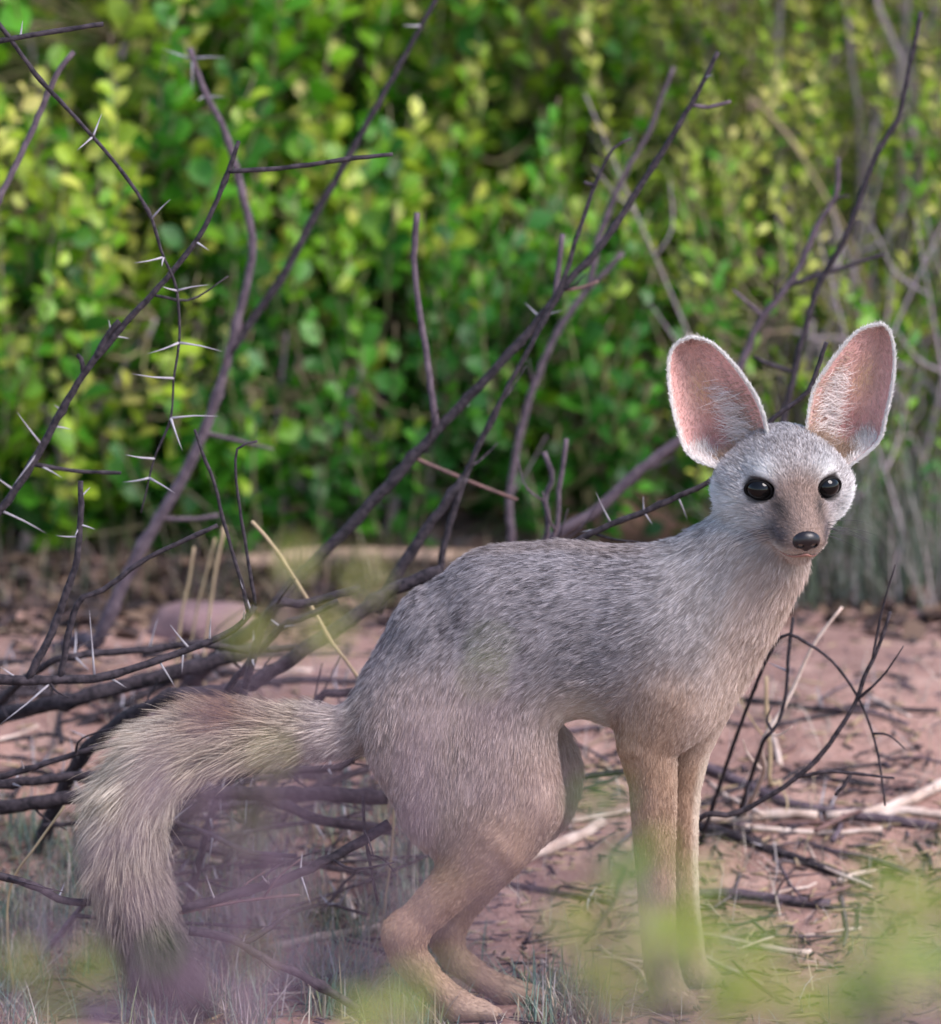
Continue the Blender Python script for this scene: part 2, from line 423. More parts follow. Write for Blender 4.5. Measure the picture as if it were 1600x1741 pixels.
# ------------------------------------------------------------------ the fox
U = S                                                    # one photo pixel in metres
EYE_MID = P(1352, 837, -0.050)
YAW, HP = math.radians(12), math.radians(14)
HF = np.array([math.sin(YAW) * math.cos(HP), -math.cos(YAW) * math.cos(HP), -math.sin(HP)])
HR = np.array([math.cos(YAW), math.sin(YAW), 0.0]); HU = np.cross(HF, HR)
HM = np.stack([HR, HU, HF])                              # rows: local axes
def HL(r, u, f): return EYE_MID + (HR * r + HU * u + HF * f) * U

PR = []; GRP = []                                                  # primitives of the body surface
def cap(a, b, ra, rb, ky=1.0, k=40, reg='trunk', flow=None):
    a, b = np.array(a, float), np.array(b, float)
    PR.append(dict(t='c', a=a, b=b, ra=ra * U, rb=rb * U, ky=ky, k=k * U, reg=reg, flow=norm(b - a) if flow is None else norm(np.array(flow, float))))
def ell(c, r, M=np.eye(3), k=40, reg='trunk', flow=(-1, 0, -.35), sub=False):
    PR.append(dict(t='e', c=np.array(c, float), r=np.array(r, float) * U, M=M, k=k * U, reg=reg, flow=norm(np.array(flow, float)), sub=sub))
def pd(pr, p):
    if pr['t'] == 'c':
        a, b = pr['a'], pr['b']; ba = b - a; q = p - a
        h = np.clip((q @ ba) / (ba @ ba), 0, 1)
        q = q - h[..., None] * ba; q[..., 1] /= pr['ky']
        return np.sqrt((q * q).sum(-1)) - (pr['ra'] + (pr['rb'] - pr['ra']) * h)
    q = (p - pr['c']) @ pr['M'].T
    k0 = np.sqrt(((q / pr['r']) ** 2).sum(-1)); k1 = np.sqrt(((q / pr['r'] ** 2) ** 2).sum(-1))
    return k0 * (k0 - 1) / np.maximum(k1, 1e-6)
def chain(pts, ky=1.0, k=40, reg='trunk', rev=True, flow=None):
    """pts: (px, py, Y in px, radius px)"""
    GRP.append(0); gid = len(GRP)
    for p, q in zip(pts[:-1], pts[1:]):
        a, b = P(p[0], p[1], p[2] * U), P(q[0], q[1], q[2] * U)
        fl = flow if flow is not None else ((a - b) if rev else (b - a))
        cap(a, b, p[3], q[3], ky, k, reg, fl); PR[-1]['grp'] = gid

# trunk, rump to chest
chain([(712, 1178, 25, 100), (772, 1098, 22, 116), (862, 1062, 15, 138), (960, 1060, 8, 141), (1060, 1076, -2, 148), (1140, 1085, -8, 138)], ky=.72, k=50)
ell(P(900, 1120, 12 * U), (150, 88, 92), k=60)
ell(P(1112, 1130, -8 * U), (116, 84, 116), k=50)
# neck and throat
chain([(1150, 1062, -8, 128), (1228, 985, -20, 100), (1290, 905, -45, 70)], ky=.84, k=60, reg='neck')
chain([(1310, 955, -62, 62), (1262, 1046, -48, 62), (1214, 1116, -34, 54), (1160, 1190, -24, 54)], ky=1.0, k=40, reg='throat', rev=False)
# shoulder, near and far front legs
ell(P(1135, 1160, -62 * U), (82, 45, 105), k=50, reg='shoulder', flow=(-.35, -.2, -1))
chain([(1140, 1185, -62, 70), (1100, 1265, -62, 50), (1110, 1330, -62, 41), (1113, 1450, -62, 34), (1118, 1560, -62, 30), (1124, 1640, -62, 29), (1136, 1690, -66, 27)], k=30, reg='leg', rev=False)
chain([(1185, 1190, 40, 62), (1165, 1270, 44, 44), (1158, 1340, 46, 32), (1158, 1460, 46, 27), (1164, 1560, 46, 26), (1176, 1648, 44, 25)], k=28, reg='leg', rev=False)
# paws of the front legs
for (px, py, Y) in ((1136, 1690, -66), (1180, 1652, 44)):
    for d in (-15, -5, 6, 16):
        a = P(px + 4, py + 6, (Y + d) * U); b = P(px + 42 - abs(d) * .6, py + 17, (Y + d * 1.25) * U)
        cap(a, b, 14, 11, 1, 8, 'paw')
    cap(P(px, py, Y * U), P(px + 20, py + 8, Y * U), 25, 20, 1, 16, 'paw')
# near hind leg
ell(P(785, 1262, -38 * U), (158, 52, 142), k=60, reg='thigh', flow=(-.12, 0, -1))
ell(P(868, 1350, -46 * U), (82, 42, 92), k=46, reg='thigh', flow=(-.1, 0, -1))
ell(P(772, 1378, -42 * U), (88, 42, 84), k=50, reg='thigh', flow=(-.1, 0, -1))
chain([(905, 1375, -48, 46), (850, 1430, -48, 58), (778, 1497, -46, 42), (716, 1560, -44, 33), (688, 1590, -44, 31)], k=36, reg='leg', rev=False)
chain([(686, 1586, -44, 34), (692, 1622, -44, 31), (728, 1668, -46, 28), (775, 1708, -48, 26)], k=22, reg='leg', rev=False)
# far hind leg
ell(P(830, 1290, 72 * U), (146, 46, 120), k=46, reg='thigh', flow=(-.1, 0, -1))
ell(P(922, 1330, 72 * U), (64, 38, 84), k=36, reg='thigh', flow=(-.1, 0, -1))
chain([(905, 1385, 74, 52), (836, 1470, 76, 42), (785, 1540, 78, 29), (757, 1592, 80, 26)], k=30, reg='leg', rev=False)
chain([(758, 1590, 80, 27), (772, 1628, 80, 24), (820, 1664, 78, 22), (866, 1690, 76, 21)], k=16, reg='leg', rev=False)
for (px, py, Y) in ((788, 1714, -50), (872, 1688, 76)):
    for d in (-14, -5, 5, 15):
        a = P(px + 6, py + 2, (Y + d) * U); b = P(px + 58 - abs(d) * .7, py + 9, (Y + d * 1.35) * U)
        cap(a, b, 13, 10.5, 1, 8, 'paw')
    cap(P(px - 8, py - 4, Y * U), P(px + 26, py + 3, Y * U), 22, 18, 1, 16, 'paw')
# tail core (the brush itself is fur)
TAIL = [(640, 1222, 26, 52), (590, 1240, 28, 34), (480, 1246, 30, 30), (372, 1250, 30, 32), (285, 1282, 28, 34), (228, 1350, 24, 35), (214, 1440, 20, 34), (230, 1530, 16, 32), (262, 1610, 12, 26), (300, 1672, 10, 12)]
chain(TAIL, k=26, reg='tail', rev=False)
# head
ell(HL(0, 6, -84), (80, 71, 90), HM, 30, 'head')
for s in (-1, 1):
    ell(HL(60 * s, -16, -72), (51, 44, 62), HM, 30, 'head')
    ell(HL(64 * s, -34, -92), (47, 46, 54), HM, 34, 'cheek')
    cap(HL(54 * s, -36, -62), HL(17 * s, -58, 48), 42, 22, 1, 24, 'cheek')
    ell(HL(40 * s, 30, -30), (30, 22, 26), HM, 24, 'head')
    ell(HL(19 * s, -56, 58), (23, 21, 33), HM, 18, 'muzzle')
cap(HL(0, -2, -32), HL(0, -36, 70), 42, 19, 1, 28, 'muzzle')
cap(HL(0, -38, -34), HL(0, -49, 74), 60, 24, 1, 26, 'muzzle')
cap(HL(0, -78, -40), HL(0, -88, 58), 40, 17, 1, 20, 'chin')
cap(HL(0, -40, -110), HL(0, -110, -150), 78, 82, 1, 50, 'neck', flow=(-.4, .2, -1))
EYES = [HL(57 * s, 2, -17) for s in (-1, 1)]
for e in EYES: ell(e + (HF * 12) * U, (23, 17.5, 23), HM, 6, 'head', sub=True)

def body_field(h=.0020):
    lo = np.array([P(150, 900)[0], -.125, -.012]); hi = np.array([P(1500, 900)[0], .085, P(800, 690, .0)[2] + .03])
    n = np.ceil((hi - lo) / h).astype(int) + 1
    f = np.full(tuple(n), .05, np.float32)
    ax = [lo[i] + h * np.arange(n[i]) for i in range(3)]
    jobs, seen = [], {}
    for pr in PR:
        g = pr.get('grp')
        if g is None: jobs.append([pr])
        elif g in seen: seen[g].append(pr)
        else: seen[g] = [pr]; jobs.append(seen[g])
    for job in jobs:
        los, his = [], []
        for pr in job:
            if pr['t'] == 'c':
                r = max(pr['ra'], pr['rb']); los.append(np.minimum(pr['a'], pr['b']) - r); his.append(np.maximum(pr['a'], pr['b']) + r)
            else:
                r = pr['r'].max(); los.append(pr['c'] - r); his.append(pr['c'] + r)
        a, b = np.min(los, 0), np.max(his, 0); k = job[0]['k']; m = k + .006
        i0 = np.clip(np.floor((a - m - lo) / h).astype(int), 0, n - 1); i1 = np.clip(np.ceil((b + m - lo) / h).astype(int) + 1, 1, n)
        if (i1 <= i0).any(): continue
        s = tuple(slice(i0[i], i1[i]) for i in range(3))
        X = np.stack(np.meshgrid(*[ax[i][s[i]] for i in range(3)], indexing='ij'), -1).astype(np.float32)
        d = pd(job[0], X)
        for pr in job[1:]: d = np.minimum(d, pd(pr, X))
        d = d.astype(np.float32); g = f[s]
        if job[0].get('sub'):
            hh = np.maximum(k - np.abs(-d - g), 0) / k; f[s] = np.maximum(-d, g) + hh * hh * k * .25
        else:
            hh = np.maximum(k - np.abs(d - g), 0) / k; f[s] = np.minimum(d, g) - hh * hh * k * .25
    return f, lo, h

f_, lo_, h_ = body_field()
BV, BF = surface_nets(f_, lo_, h_); del f_
BV = smooth_mesh(BV, BF, 5)
BN = vert_normals(BV, BF)

# per-vertex region weights, flow, fur length and colour
pos = [p for p in PR if not p.get('sub')]
DD = np.stack([pd(p, BV) for p in pos], 1)
WT = np.exp(-np.maximum(DD, -.004) / .007); WT /= WT.sum(1, keepdims=True)
REGS = ['trunk', 'neck', 'throat', 'shoulder', 'thigh', 'leg', 'paw', 'tail', 'head', 'cheek', 'muzzle', 'chin', 'earroot']
RW = {r: WT[:, [i for i, p in enumerate(pos) if p['reg'] == r]].sum(1) for r in REGS}
FLOW = WT @ np.stack([p['flow'] for p in pos])
NOSE = HL(0, -44, 108)
hw = sum(RW[r] for r in ('head', 'cheek', 'muzzle', 'chin', 'earroot'))
FLOW = FLOW * (1 - hw)[:, None] + norm(BV - NOSE) * hw[:, None]
tk = RW['trunk'] + .6 * RW['shoulder']
side = np.clip(1 - np.abs(BN[:, 2]), 0, 1)
FLOW[:, 2] -= .45 * tk * side
FLOW = norm(FLOW - (FLOW * BN).sum(1, keepdims=True) * BN)
LEN = sum(RW[r] * v for r, v in dict(trunk=.0066, neck=.0070, throat=.0085, shoulder=.0056, thigh=.0060, leg=.0030, paw=.0024, tail=.026, head=.0040, cheek=.0095, muzzle=.0018, chin=.003, earroot=.006).items())
LEN = LEN * (1 + .45 * RW['thigh'] * np.clip((BV[:, 1] - .008) / .012, 0, 1))
LIFT = sum(RW[r] * v for r, v in dict(trunk=.26, neck=.34, throat=.42, shoulder=.24, thigh=.26, leg=.26, paw=.3, tail=.62, head=.34, cheek=.5, muzzle=.25, chin=.35, earroot=.5).items())

def to_px(p):
    q = p - CAM; d = q @ FWD; return 800 + (q @ RGT) / d * D / S, 870.5 - (q @ UPI) / d * D / S
BPX, BPY = to_px(BV)
hl = ((BV - EYE_MID) @ HM.T) / U                           # head-local px
LIGHT = {r: np.array(c) for r, c in dict(trunk=(.50, .452, .45), neck=(.58, .545, .53), throat=(.76, .65, .57), shoulder=(.58, .475, .42), thigh=(.56, .435, .395),
    leg=(.50, .335, .225), paw=(.50, .355, .255), tail=(.72, .595, .45), head=(.66, .63, .60), cheek=(.82, .79, .76), muzzle=(.44, .315, .25), chin=(.62, .46, .38), earroot=(.44, .32, .245)).items()}
DARK = {r: np.array(c) for r, c in dict(trunk=(.072, .06, .066), neck=(.18, .16, .158), throat=(.46, .36, .30), shoulder=(.21, .16, .14), thigh=(.26, .195, .17),
    leg=(.28, .165, .105), paw=(.38, .26, .18), tail=(.17, .125, .095), head=(.15, .13, .13), cheek=(.56, .52, .5), muzzle=(.27, .185, .145), chin=(.45, .31, .25), earroot=(.26, .18, .13)).items()}
CL = sum(RW[r][:, None] * LIGHT[r] for r in REGS); CD = sum(RW[r][:, None] * DARK[r] for r in REGS)
def paint(w, light, dark):
    global CL, CD
    w = np.clip(w, 0, 1)[:, None]; CL = CL * (1 - w) + w * np.array(light); CD = CD * (1 - w) + w * np.array(dark)
def soft(x, a, b): t = np.clip((x - a) / (b - a), 0, 1); return t * t * (3 - 2 * t)
body = RW['trunk'] + RW['shoulder'] + RW['thigh']
# belly and flank paler tan, chest cream with warm rim light painted on right-facing edges
paint(body * soft(BPY, 1120, 1230) * soft(BPX, 880, 960) * (1 - soft(BPX, 1060, 1120)) * .8, (.58, .46, .38), (.30, .22, .18))
paint(body * soft(-BN[:, 2], .25, .8), (.66, .55, .46), (.48, .38, .3))
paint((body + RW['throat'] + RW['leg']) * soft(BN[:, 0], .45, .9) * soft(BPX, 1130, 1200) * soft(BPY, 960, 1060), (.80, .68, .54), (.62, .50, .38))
paint(RW['trunk'] * soft(BN[:, 2], .82, .97) * .55, (.46, .37, .32), (.14, .10, .085))
paint(RW['thigh'] * soft(BPX, 800, 930) * soft(BPY, 1230, 1330) * .8, (.54, .39, .31), (.33, .22, .165))
paint((1 - hw) * soft(BPX + .35 * (BPY - 980), 1232, 1300) * soft(BPY, 925, 985) * soft(BPY, 1330, 1230) * .85, (.76, .59, .49), (.47, .345, .275))
paint(RW['thigh'] * soft(BV[:, 1], .008, .02), (.76, .60, .50), (.52, .39, .31))
# legs: greyer outside, warm behind
paint(RW['leg'] * soft(-BN[:, 0], .2, .8) * .6, (.60, .40, .25), (.42, .25, .14))
# face
ab = np.abs(hl[:, 0]); hmask = hw
eye_d = np.minimum(*[np.linalg.norm(BV - e, axis=1) / U for e in EYES])
paint(hmask * soft(hl[:, 1], -6, -26) * soft(ab, 34, 56) * soft(hl[:, 2], 10, -30), (.80, .78, .75), (.62, .60, .58))          # white cheeks
paint(hmask * np.exp(-((ab - 52) / 26) ** 2 - ((hl[:, 1] - 36) / 15) ** 2) * soft(hl[:, 2], -80, -40), (.80, .78, .74), (.56, .54, .52))  # pale brows
mz = soft(hl[:, 2], -14, 22) * soft(ab, 62, 34)
paint(hmask * mz * soft(hl[:, 1], -84, -60), (.37, .26, .205), (.22, .15, .12))                                            # brown muzzle
paint(hmask * soft(hl[:, 2], 30, 60) * soft(hl[:, 1], -54, -72), (.66, .55, .47), (.5, .4, .33))                              # pale lips
paint(hmask * np.exp(-((ab - 40) / 11) ** 2 - ((hl[:, 1] + 44) / 18) ** 2) * soft(hl[:, 2], 22, 45) * soft(hl[:, 2], 108, 84), (.13, .10, .10), (.07, .055, .055))  # whisker patch
paint(hmask * np.exp(-((ab - 34) / 11) ** 2 - ((hl[:, 1] + 12) / 14) ** 2) * soft(hl[:, 2], -20, 4), (.10, .075, .065), (.05, .04, .035))   # tear mark
paint(hmask * np.exp(-((ab - 70) / 22) ** 2 - ((hl[:, 1] + 26) / 14) ** 2) * soft(hl[:, 2], -60, -20) * .8, (.34, .29, .28), (.16, .13, .125))
paint(hmask * soft(eye_d, 32, 25), (.06, .048, .045), (.03, .024, .022))
LEN = LEN * (1 - .75 * hmask * soft(eye_d, 44, 30)) * (1 - .5 * hmask * soft(hl[:, 2], 75, 100))
BARE = soft(eye_d, 30, 26) * hmask
# tail: russet saddle patch on top, pale upper curve, dark tip
tw = RW['tail']
paint(tw * soft(BPX, 380, 300) * soft(BPY, 1440, 1340) * .7, (.68, .60, .49), (.38, .30, .23))
paint(tw * soft(BPY, 1360, 1500) * .6, (.40, .32, .27), (.12, .09, .08))
paint(tw * soft(BPX, 215, 275) * soft(BPY, 1330, 1420) * .7, (.34, .28, .26), (.09, .07, .07))
paint(tw * soft(BPY, 1470, 1560), (.12, .095, .10), (.035, .03, .035))
paint(tw * soft(BPX, 500, 600) * .8, (.50, .44, .42), (.20, .165, .16))
paint(tw * np.exp(-((BPX - 420) / 55) ** 2) * soft(BN[:, 2], .1, .7), (.30, .165, .09), (.07, .04, .03))
LEN = LEN * (1 - tw * .55 * soft(BPX, 400, 600)) 

# ears ------------------------------------------------------------
EARS = []
def make_ear(le, re, Y0, sgn):
    """le / re: traced outer edges base -> tip (px, py); the cup sinks away from the viewer"""
    nt_, nv = 34, 21
    L = resample(np.array(le, float), nt_); R = resample(np.array(re, float), nt_)
    t = np.linspace(0, 1, nt_)[:, None]; v = np.linspace(-1, 1, nv)[None, :]
    cx = (L[:, 0:1] * (1 - v) + R[:, 0:1] * (1 + v)) / 2; cy = (L[:, 1:2] * (1 - v) + R[:, 1:2] * (1 + v)) / 2
    wid = np.linalg.norm(L - R, axis=1)[:, None]
    shift = .25 * sgn
    prof = np.clip(1 - ((v - shift) / np.where(v > shift, 1 - shift, 1 + shift)) ** 2, 0, 1) ** .75
    cup = (wid * .42 + 26 * np.exp(-((t - .22) / .2) ** 2)) * prof
    lean = 30 * t ** 1.5                                              # tips lean back
    Yd = Y0 + cup + lean - 14 * (v * -sgn) * (1 - t)
    front = np.stack([P(cx[i, j], cy[i, j], Yd[i, j] * U) for i in range(nt_) for j in range(nv)]).reshape(nt_, nv, 3)
    th = 7 * np.minimum(1, np.minimum(1 - np.abs(v), 1 - t) * 6 + .12) * np.ones_like(cx)
    back = np.stack([P(cx[i, j], cy[i, j], (Yd[i, j] + th[i, j]) * U) for i in range(nt_) for j in range(nv)]).reshape(nt_, nv, 3)
    V = np.concatenate([front.reshape(-1, 3), back.reshape(-1, 3)]); N = nt_ * nv; F = []
    for i in range(nt_ - 1):
        for j in range(nv - 1):
            a, b, c, d = i * nv + j, i * nv + j + 1, (i + 1) * nv + j + 1, (i + 1) * nv + j
            F.append((a, b, c, d)); F.append((N + d, N + c, N + b, N + a))
        a, d = i * nv, (i + 1) * nv; F.append((d, N + d, N + a, a))
        a, d = i * nv + nv - 1, (i + 1) * nv + nv - 1; F.append((a, N + a, N + d, d))
    for j in range(nv - 1):
        a, b = j, j + 1; F.append((b, a, N + a, N + b))
        a, b = (nt_ - 1) * nv + j, (nt_ - 1) * nv + j + 1; F.append((a, b, N + b, N + a))
    tt = np.broadcast_to(t, cx.shape); vv = np.broadcast_to(v, cx.shape)
    pink = np.array((.60, .335, .31)); tan = np.array((.50, .31, .19)); deep = np.array((.42, .17, .16))
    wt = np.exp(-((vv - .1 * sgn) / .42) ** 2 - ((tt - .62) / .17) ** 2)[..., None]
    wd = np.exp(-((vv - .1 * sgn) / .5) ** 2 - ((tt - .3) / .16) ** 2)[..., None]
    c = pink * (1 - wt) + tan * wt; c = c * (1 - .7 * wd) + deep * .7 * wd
    c = c * (1 + .12 * vnoise(np.stack([cx / 9, cy / 9, 0 * cx], -1).reshape(-1, 3), 3).reshape(nt_, nv, 1))
    rim = np.clip((np.abs(vv) - .9) / .1, 0, 1)[..., None]; c = c * (1 - rim) + np.array((.66, .55, .5)) * rim
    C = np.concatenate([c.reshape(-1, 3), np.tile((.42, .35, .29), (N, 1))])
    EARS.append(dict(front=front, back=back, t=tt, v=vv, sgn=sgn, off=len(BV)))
    return V, np.array(F), C
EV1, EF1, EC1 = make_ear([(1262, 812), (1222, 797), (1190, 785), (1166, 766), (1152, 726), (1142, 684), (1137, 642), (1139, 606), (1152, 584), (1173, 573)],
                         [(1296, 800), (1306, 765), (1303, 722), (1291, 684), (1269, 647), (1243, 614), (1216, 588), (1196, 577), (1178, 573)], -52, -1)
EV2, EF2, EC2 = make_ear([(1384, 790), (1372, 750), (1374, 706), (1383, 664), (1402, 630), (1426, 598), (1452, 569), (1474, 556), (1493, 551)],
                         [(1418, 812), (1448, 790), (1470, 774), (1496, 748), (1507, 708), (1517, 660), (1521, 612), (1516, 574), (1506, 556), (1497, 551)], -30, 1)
CL = CL * np.array([.86, .85, .88]); CD = CD * .84
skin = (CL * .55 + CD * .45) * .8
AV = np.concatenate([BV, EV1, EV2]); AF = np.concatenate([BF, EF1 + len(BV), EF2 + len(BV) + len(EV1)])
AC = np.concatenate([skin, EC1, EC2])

fox = empty('fox', G(880, 1735)); fox.location.z = 0
tag(fox, 'slender grey fox with huge upright ears and bushy tail, standing half crouched and looking out', 'fox')
m_skin = mat('fox_skin', rough=.75, spec=.2, attr='fur_color', noise=None, bump=(900, .25, .0006))
m_fur = mat('fox_fur', rough=.55, spec=.22, attr='fur_color')
me = mesh_from('body', AV, AF); set_col(me, 'fur_color', AC); me.materials.append(m_skin)
body_o = link(bpy.data.objects.new('body', me), fox)

# fur -------------------------------------------------------------
def sample_mesh(V, F, n, wv):
    """area-weighted points on quads, density scaled by the per-vertex weight wv"""
    A = np.linalg.norm(np.cross(V[F[:, 2]] - V[F[:, 0]], V[F[:, 3]] - V[F[:, 1]]), axis=1) * wv[F].mean(1)
    fi = RNG.choice(len(F), n, p=A / A.sum()); u, v = RNG.random(n)[:, None], RNG.random(n)[:, None]
    q = V[F[fi]]
    p = (q[:, 0] * (1 - u) + q[:, 1] * u) * (1 - v) + (q[:, 3] * (1 - u) + q[:, 2] * u) * v
    k = np.where(u[:, 0] < .5, np.where(v[:, 0] < .5, 0, 3), np.where(v[:, 0] < .5, 1, 2))
    return p, F[fi, k]
def grow(p, n, fl, ln, lift, K=5, curl=.25, clump=None, csize=None, jit=.35):
    N = len(p)
    d0 = norm(fl * np.cos(lift)[:, None] + n * np.sin(lift)[:, None] + RNG.normal(0, jit * .35, (N, 3)))
    bend = fl * .55 - n * .35 + np.array([0, 0, -.18]) + RNG.normal(0, .12, (N, 3))
    s = np.linspace(0, 1, K)[None, :, None]
    L = ln[:, None, None]
    X = p[:, None, :] + L * (d0[:, None, :] * s + curl * bend[:, None, :] * s * s)
    if clump:
        kd = kdtree.KDTree(clump); gi = RNG.choice(N, clump, replace=False)
        for i, g in enumerate(gi): kd.insert(p[g], i)
        kd.balance()
        ci = np.array([kd.find(q)[1] for q in p]); tgt = X[gi[ci]]
        off = tgt - p[gi[ci]][:, None, :]
        lead = p[gi[ci]][:, None, :] + off
        w = csize * s ** 1.3
        X = X * (1 - w) + (lead * .75 + (p[:, None, :] + off) * .25) * w
        return X, gi[ci]
    return X, None
dens = (sum(RW[r] * v for r, v in dict(trunk=1, neck=1.15, throat=1.1, shoulder=1.1, thigh=1, leg=1.5, paw=1.3, tail=1.9, head=2.3, cheek=1.8, muzzle=2.8, chin=2.2, earroot=2).items())) * (1 - BARE)
dens = dens * np.where(BN @ (-FWD) > -.6, 1, .4)          # thinner on the side turned away
NH = 270000
hp, hi_ = sample_mesh(BV, BF, NH, dens)
hn = BN[hi_]; hfl = norm(FLOW[hi_] + RNG.normal(0, .10, (NH, 3)) + .22 * np.stack([vnoise(hp * 55, k) for k in (1, 2, 3)], 1))
hln = LEN[hi_] * RNG.uniform(.6, 1.25, NH); hlf = np.clip(LIFT[hi_] * RNG.uniform(.5, 1.5, NH), .05, 1.2)
X, lead = grow(hp, hn, hfl, hln, hlf, 5, .3, 45000, .42)
mixv = np.clip(.5 + .55 * RNG.normal(0, .55, NH) + .30 * RNG.normal(0, 1, NH)[lead] + .16 * vnoise(hp * 130, 9), 0, 1)
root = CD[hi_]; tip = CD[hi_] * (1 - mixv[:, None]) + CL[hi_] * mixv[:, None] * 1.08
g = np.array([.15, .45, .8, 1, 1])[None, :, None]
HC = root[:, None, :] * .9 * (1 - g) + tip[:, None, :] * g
HC[:, 4] *= np.where(RNG.random(NH) < .25, .55, 1)[:, None]
base_r = (.00011 + .00003 * (LEN[hi_] > .01)) * RNG.uniform(.7, 1.2, NH)
HRD = base_r[:, None] * np.array([1, 1, .85, .6, .2])[None, :]
hair_object('fur', X, HRD, HC, m_fur, fox)

# longer guard hairs on the tail and chest edges
tl = np.clip(tw + .0, 0, 1) * np.where(BPX < 590, 1, .25)
p2, i2 = sample_mesh(BV, BF, 26000, tl + 1e-6)
X2, ld2 = grow(p2, BN[i2], norm(FLOW[i2] + RNG.normal(0, .12, (26000, 3))), LEN[i2] * RNG.uniform(1.0, 1.75, 26000), np.clip(LIFT[i2] * RNG.uniform(.5, 1.25, 26000), .1, 1.1), 6, .35, 2600, .62)
mv = np.clip(RNG.normal(.58, .45, 26000) + .2 * RNG.normal(0, 1, 26000)[ld2], 0, 1)[:, None]
c2 = CD[i2] * (1 - mv) + CL[i2] * mv
hc2 = c2[:, None, :] * np.array([.7, .9, 1, 1.05, 1.05, .8])[None, :, None]
hair_object('tail_fur', X2, RNG.uniform(.00014, .00024, 26000)[:, None] * np.array([1, 1, .9, .75, .5, .15])[None, :], hc2, m_fur, fox)

# ear fur: pale rim, tufts from the inner edge, short down on the cup
ep, ed, el, ec, en = [], [], [], [], []
for E in EARS:
    fr, bk, sg = E['front'], E['back'], E['sgn']; n1, n2 = fr.shape[:2]
    du = np.gradient(fr, axis=0); dv = np.gradient(fr, axis=1); nn = norm(np.cross(dv, du))
    nn = nn * np.sign((nn @ (-FWD)))[..., None]
    along = norm(du)
    for side_ in (0, n2 - 1):                              # rim
        out_ = norm(fr[:, side_] - fr[:, n2 // 2])
        m_ = 3600; q = RNG.uniform(1, n1 - 1.001, m_); i = q.astype(int); w = (q - i)[:, None]
        j2 = np.full(m_, side_); jn = np.full(m_, abs(side_ - 1)); wj = .6 * RNG.random((m_, 1)) ** 1.8
        i_n = np.minimum(i + 1, n1 - 1); p0_ = fr[i, j2] * (1 - w) + fr[i_n, j2] * w; p1_ = fr[i, jn] * (1 - w) + fr[i_n, jn] * w; p_ = p0_ * (1 - wj) + p1_ * wj
        ep.append(p_ + RNG.normal(0, .0004, (m_, 3))); ed.append(norm(out_[i] * .75 + along[i, side_] * .8 + nn[i, j2] * .3 + RNG.normal(0, .18, (m_, 3))))
        el.append(RNG.uniform(.0014, .0030, m_)); ec.append(np.tile((.84, .80, .76), (m_, 1)) * RNG.uniform(.8, 1.05, (m_, 1)))
    m_ = 5200                                              # down on the cup
    i = RNG.integers(2, n1 - 1, m_); j = RNG.integers(1, n2 - 1, m_); uu, vv = RNG.random((m_, 1)), RNG.random((m_, 1))
    p_ = fr[i, j] + (fr[i - 1, j] - fr[i, j]) * uu + (fr[i, j - 1] - fr[i, j]) * vv
    ep.append(p_); ed.append(norm(along[i, j] + nn[i, j] * .35 + RNG.normal(0, .25, (m_, 3)))); el.append(RNG.uniform(.002, .004, m_))
    ec.append(np.tile((.64, .42, .37), (m_, 1)) * RNG.uniform(.75, 1.3, (m_, 1)))
    vin = -sg                                              # inner edge sign in v: pale tufts sweep from it across the cup
    for (m_, tlo, thi, vlo, vhi, lmin, lmax, col) in ((750, .2, .62, .30, .72, .006, .019, (.80, .70, .66)), (1500, .12, .75, .55, .96, .003, .006, (.46, .31, .24))):
        ntf = 26; tk_t = tlo + (thi - tlo) * RNG.beta(1.3, 1.7, ntf); tk_v = (vlo + (vhi - vlo) * RNG.random(ntf)) * vin; tk_d = RNG.normal(0, .35, (ntf, 3)); tk_u = RNG.uniform(-.2, .9, ntf); tk_l = RNG.uniform(.6, 1.2, ntf)
        k_ = RNG.integers(0, ntf, m_); tt_ = np.clip(tk_t[k_] + RNG.normal(0, .045, m_), .03, .97); vt = np.clip(tk_v[k_] + RNG.normal(0, .09, m_), -.97, .97)
        i = (tt_ * (n1 - 1)).astype(int); j = ((vt + 1) / 2 * (n2 - 1)).astype(int); acr = norm(dv[i, j]) * (-vin)
        ep.append(fr[i, j] + RNG.normal(0, .0006, (m_, 3))); ed.append(norm(acr * .85 + along[i, j] * tk_u[k_][:, None] + nn[i, j] * .5 + tk_d[k_] * .5 + RNG.normal(0, .13, (m_, 3))))
        el.append(RNG.uniform(lmin, lmax, m_) * tk_l[k_] * np.clip(1.35 - 1.1 * tt_, .4, 1)); ec.append(np.tile(col, (m_, 1)) * RNG.uniform(.6, 1.12, (m_, 1)))
    m_ = 1500                                              # white fluff at the lower outer edge
    vt = RNG.uniform(.55, 1, m_) * sg; tt_ = RNG.uniform(.04, .34, m_)
    i = (tt_ * (n1 - 1)).astype(int); j = ((vt + 1) / 2 * (n2 - 1)).astype(int)
    ep.append(fr[i, j] + RNG.normal(0, .0008, (m_, 3))); ed.append(norm(along[i, j] + norm(dv[i, j]) * (-sg) * .3 + nn[i, j] * .5 + RNG.normal(0, .25, (m_, 3))))
    el.append(RNG.uniform(.004, .008, m_)); ec.append(np.tile((.82, .76, .72), (m_, 1)) * RNG.uniform(.8, 1.05, (m_, 1)))
    m_ = 2600                                              # tan fur closing the base
    vt = RNG.uniform(-.9, .7, m_) * sg; tt_ = RNG.uniform(.0, .2, m_)
    i = (tt_ * (n1 - 1)).astype(int); j = ((vt + 1) / 2 * (n2 - 1)).astype(int)
    ep.append(fr[i, j] - FWD * .004 + RNG.normal(0, .0015, (m_, 3))); ed.append(norm(along[i, j] * .8 - FWD * .7 + RNG.normal(0, .3, (m_, 3))))
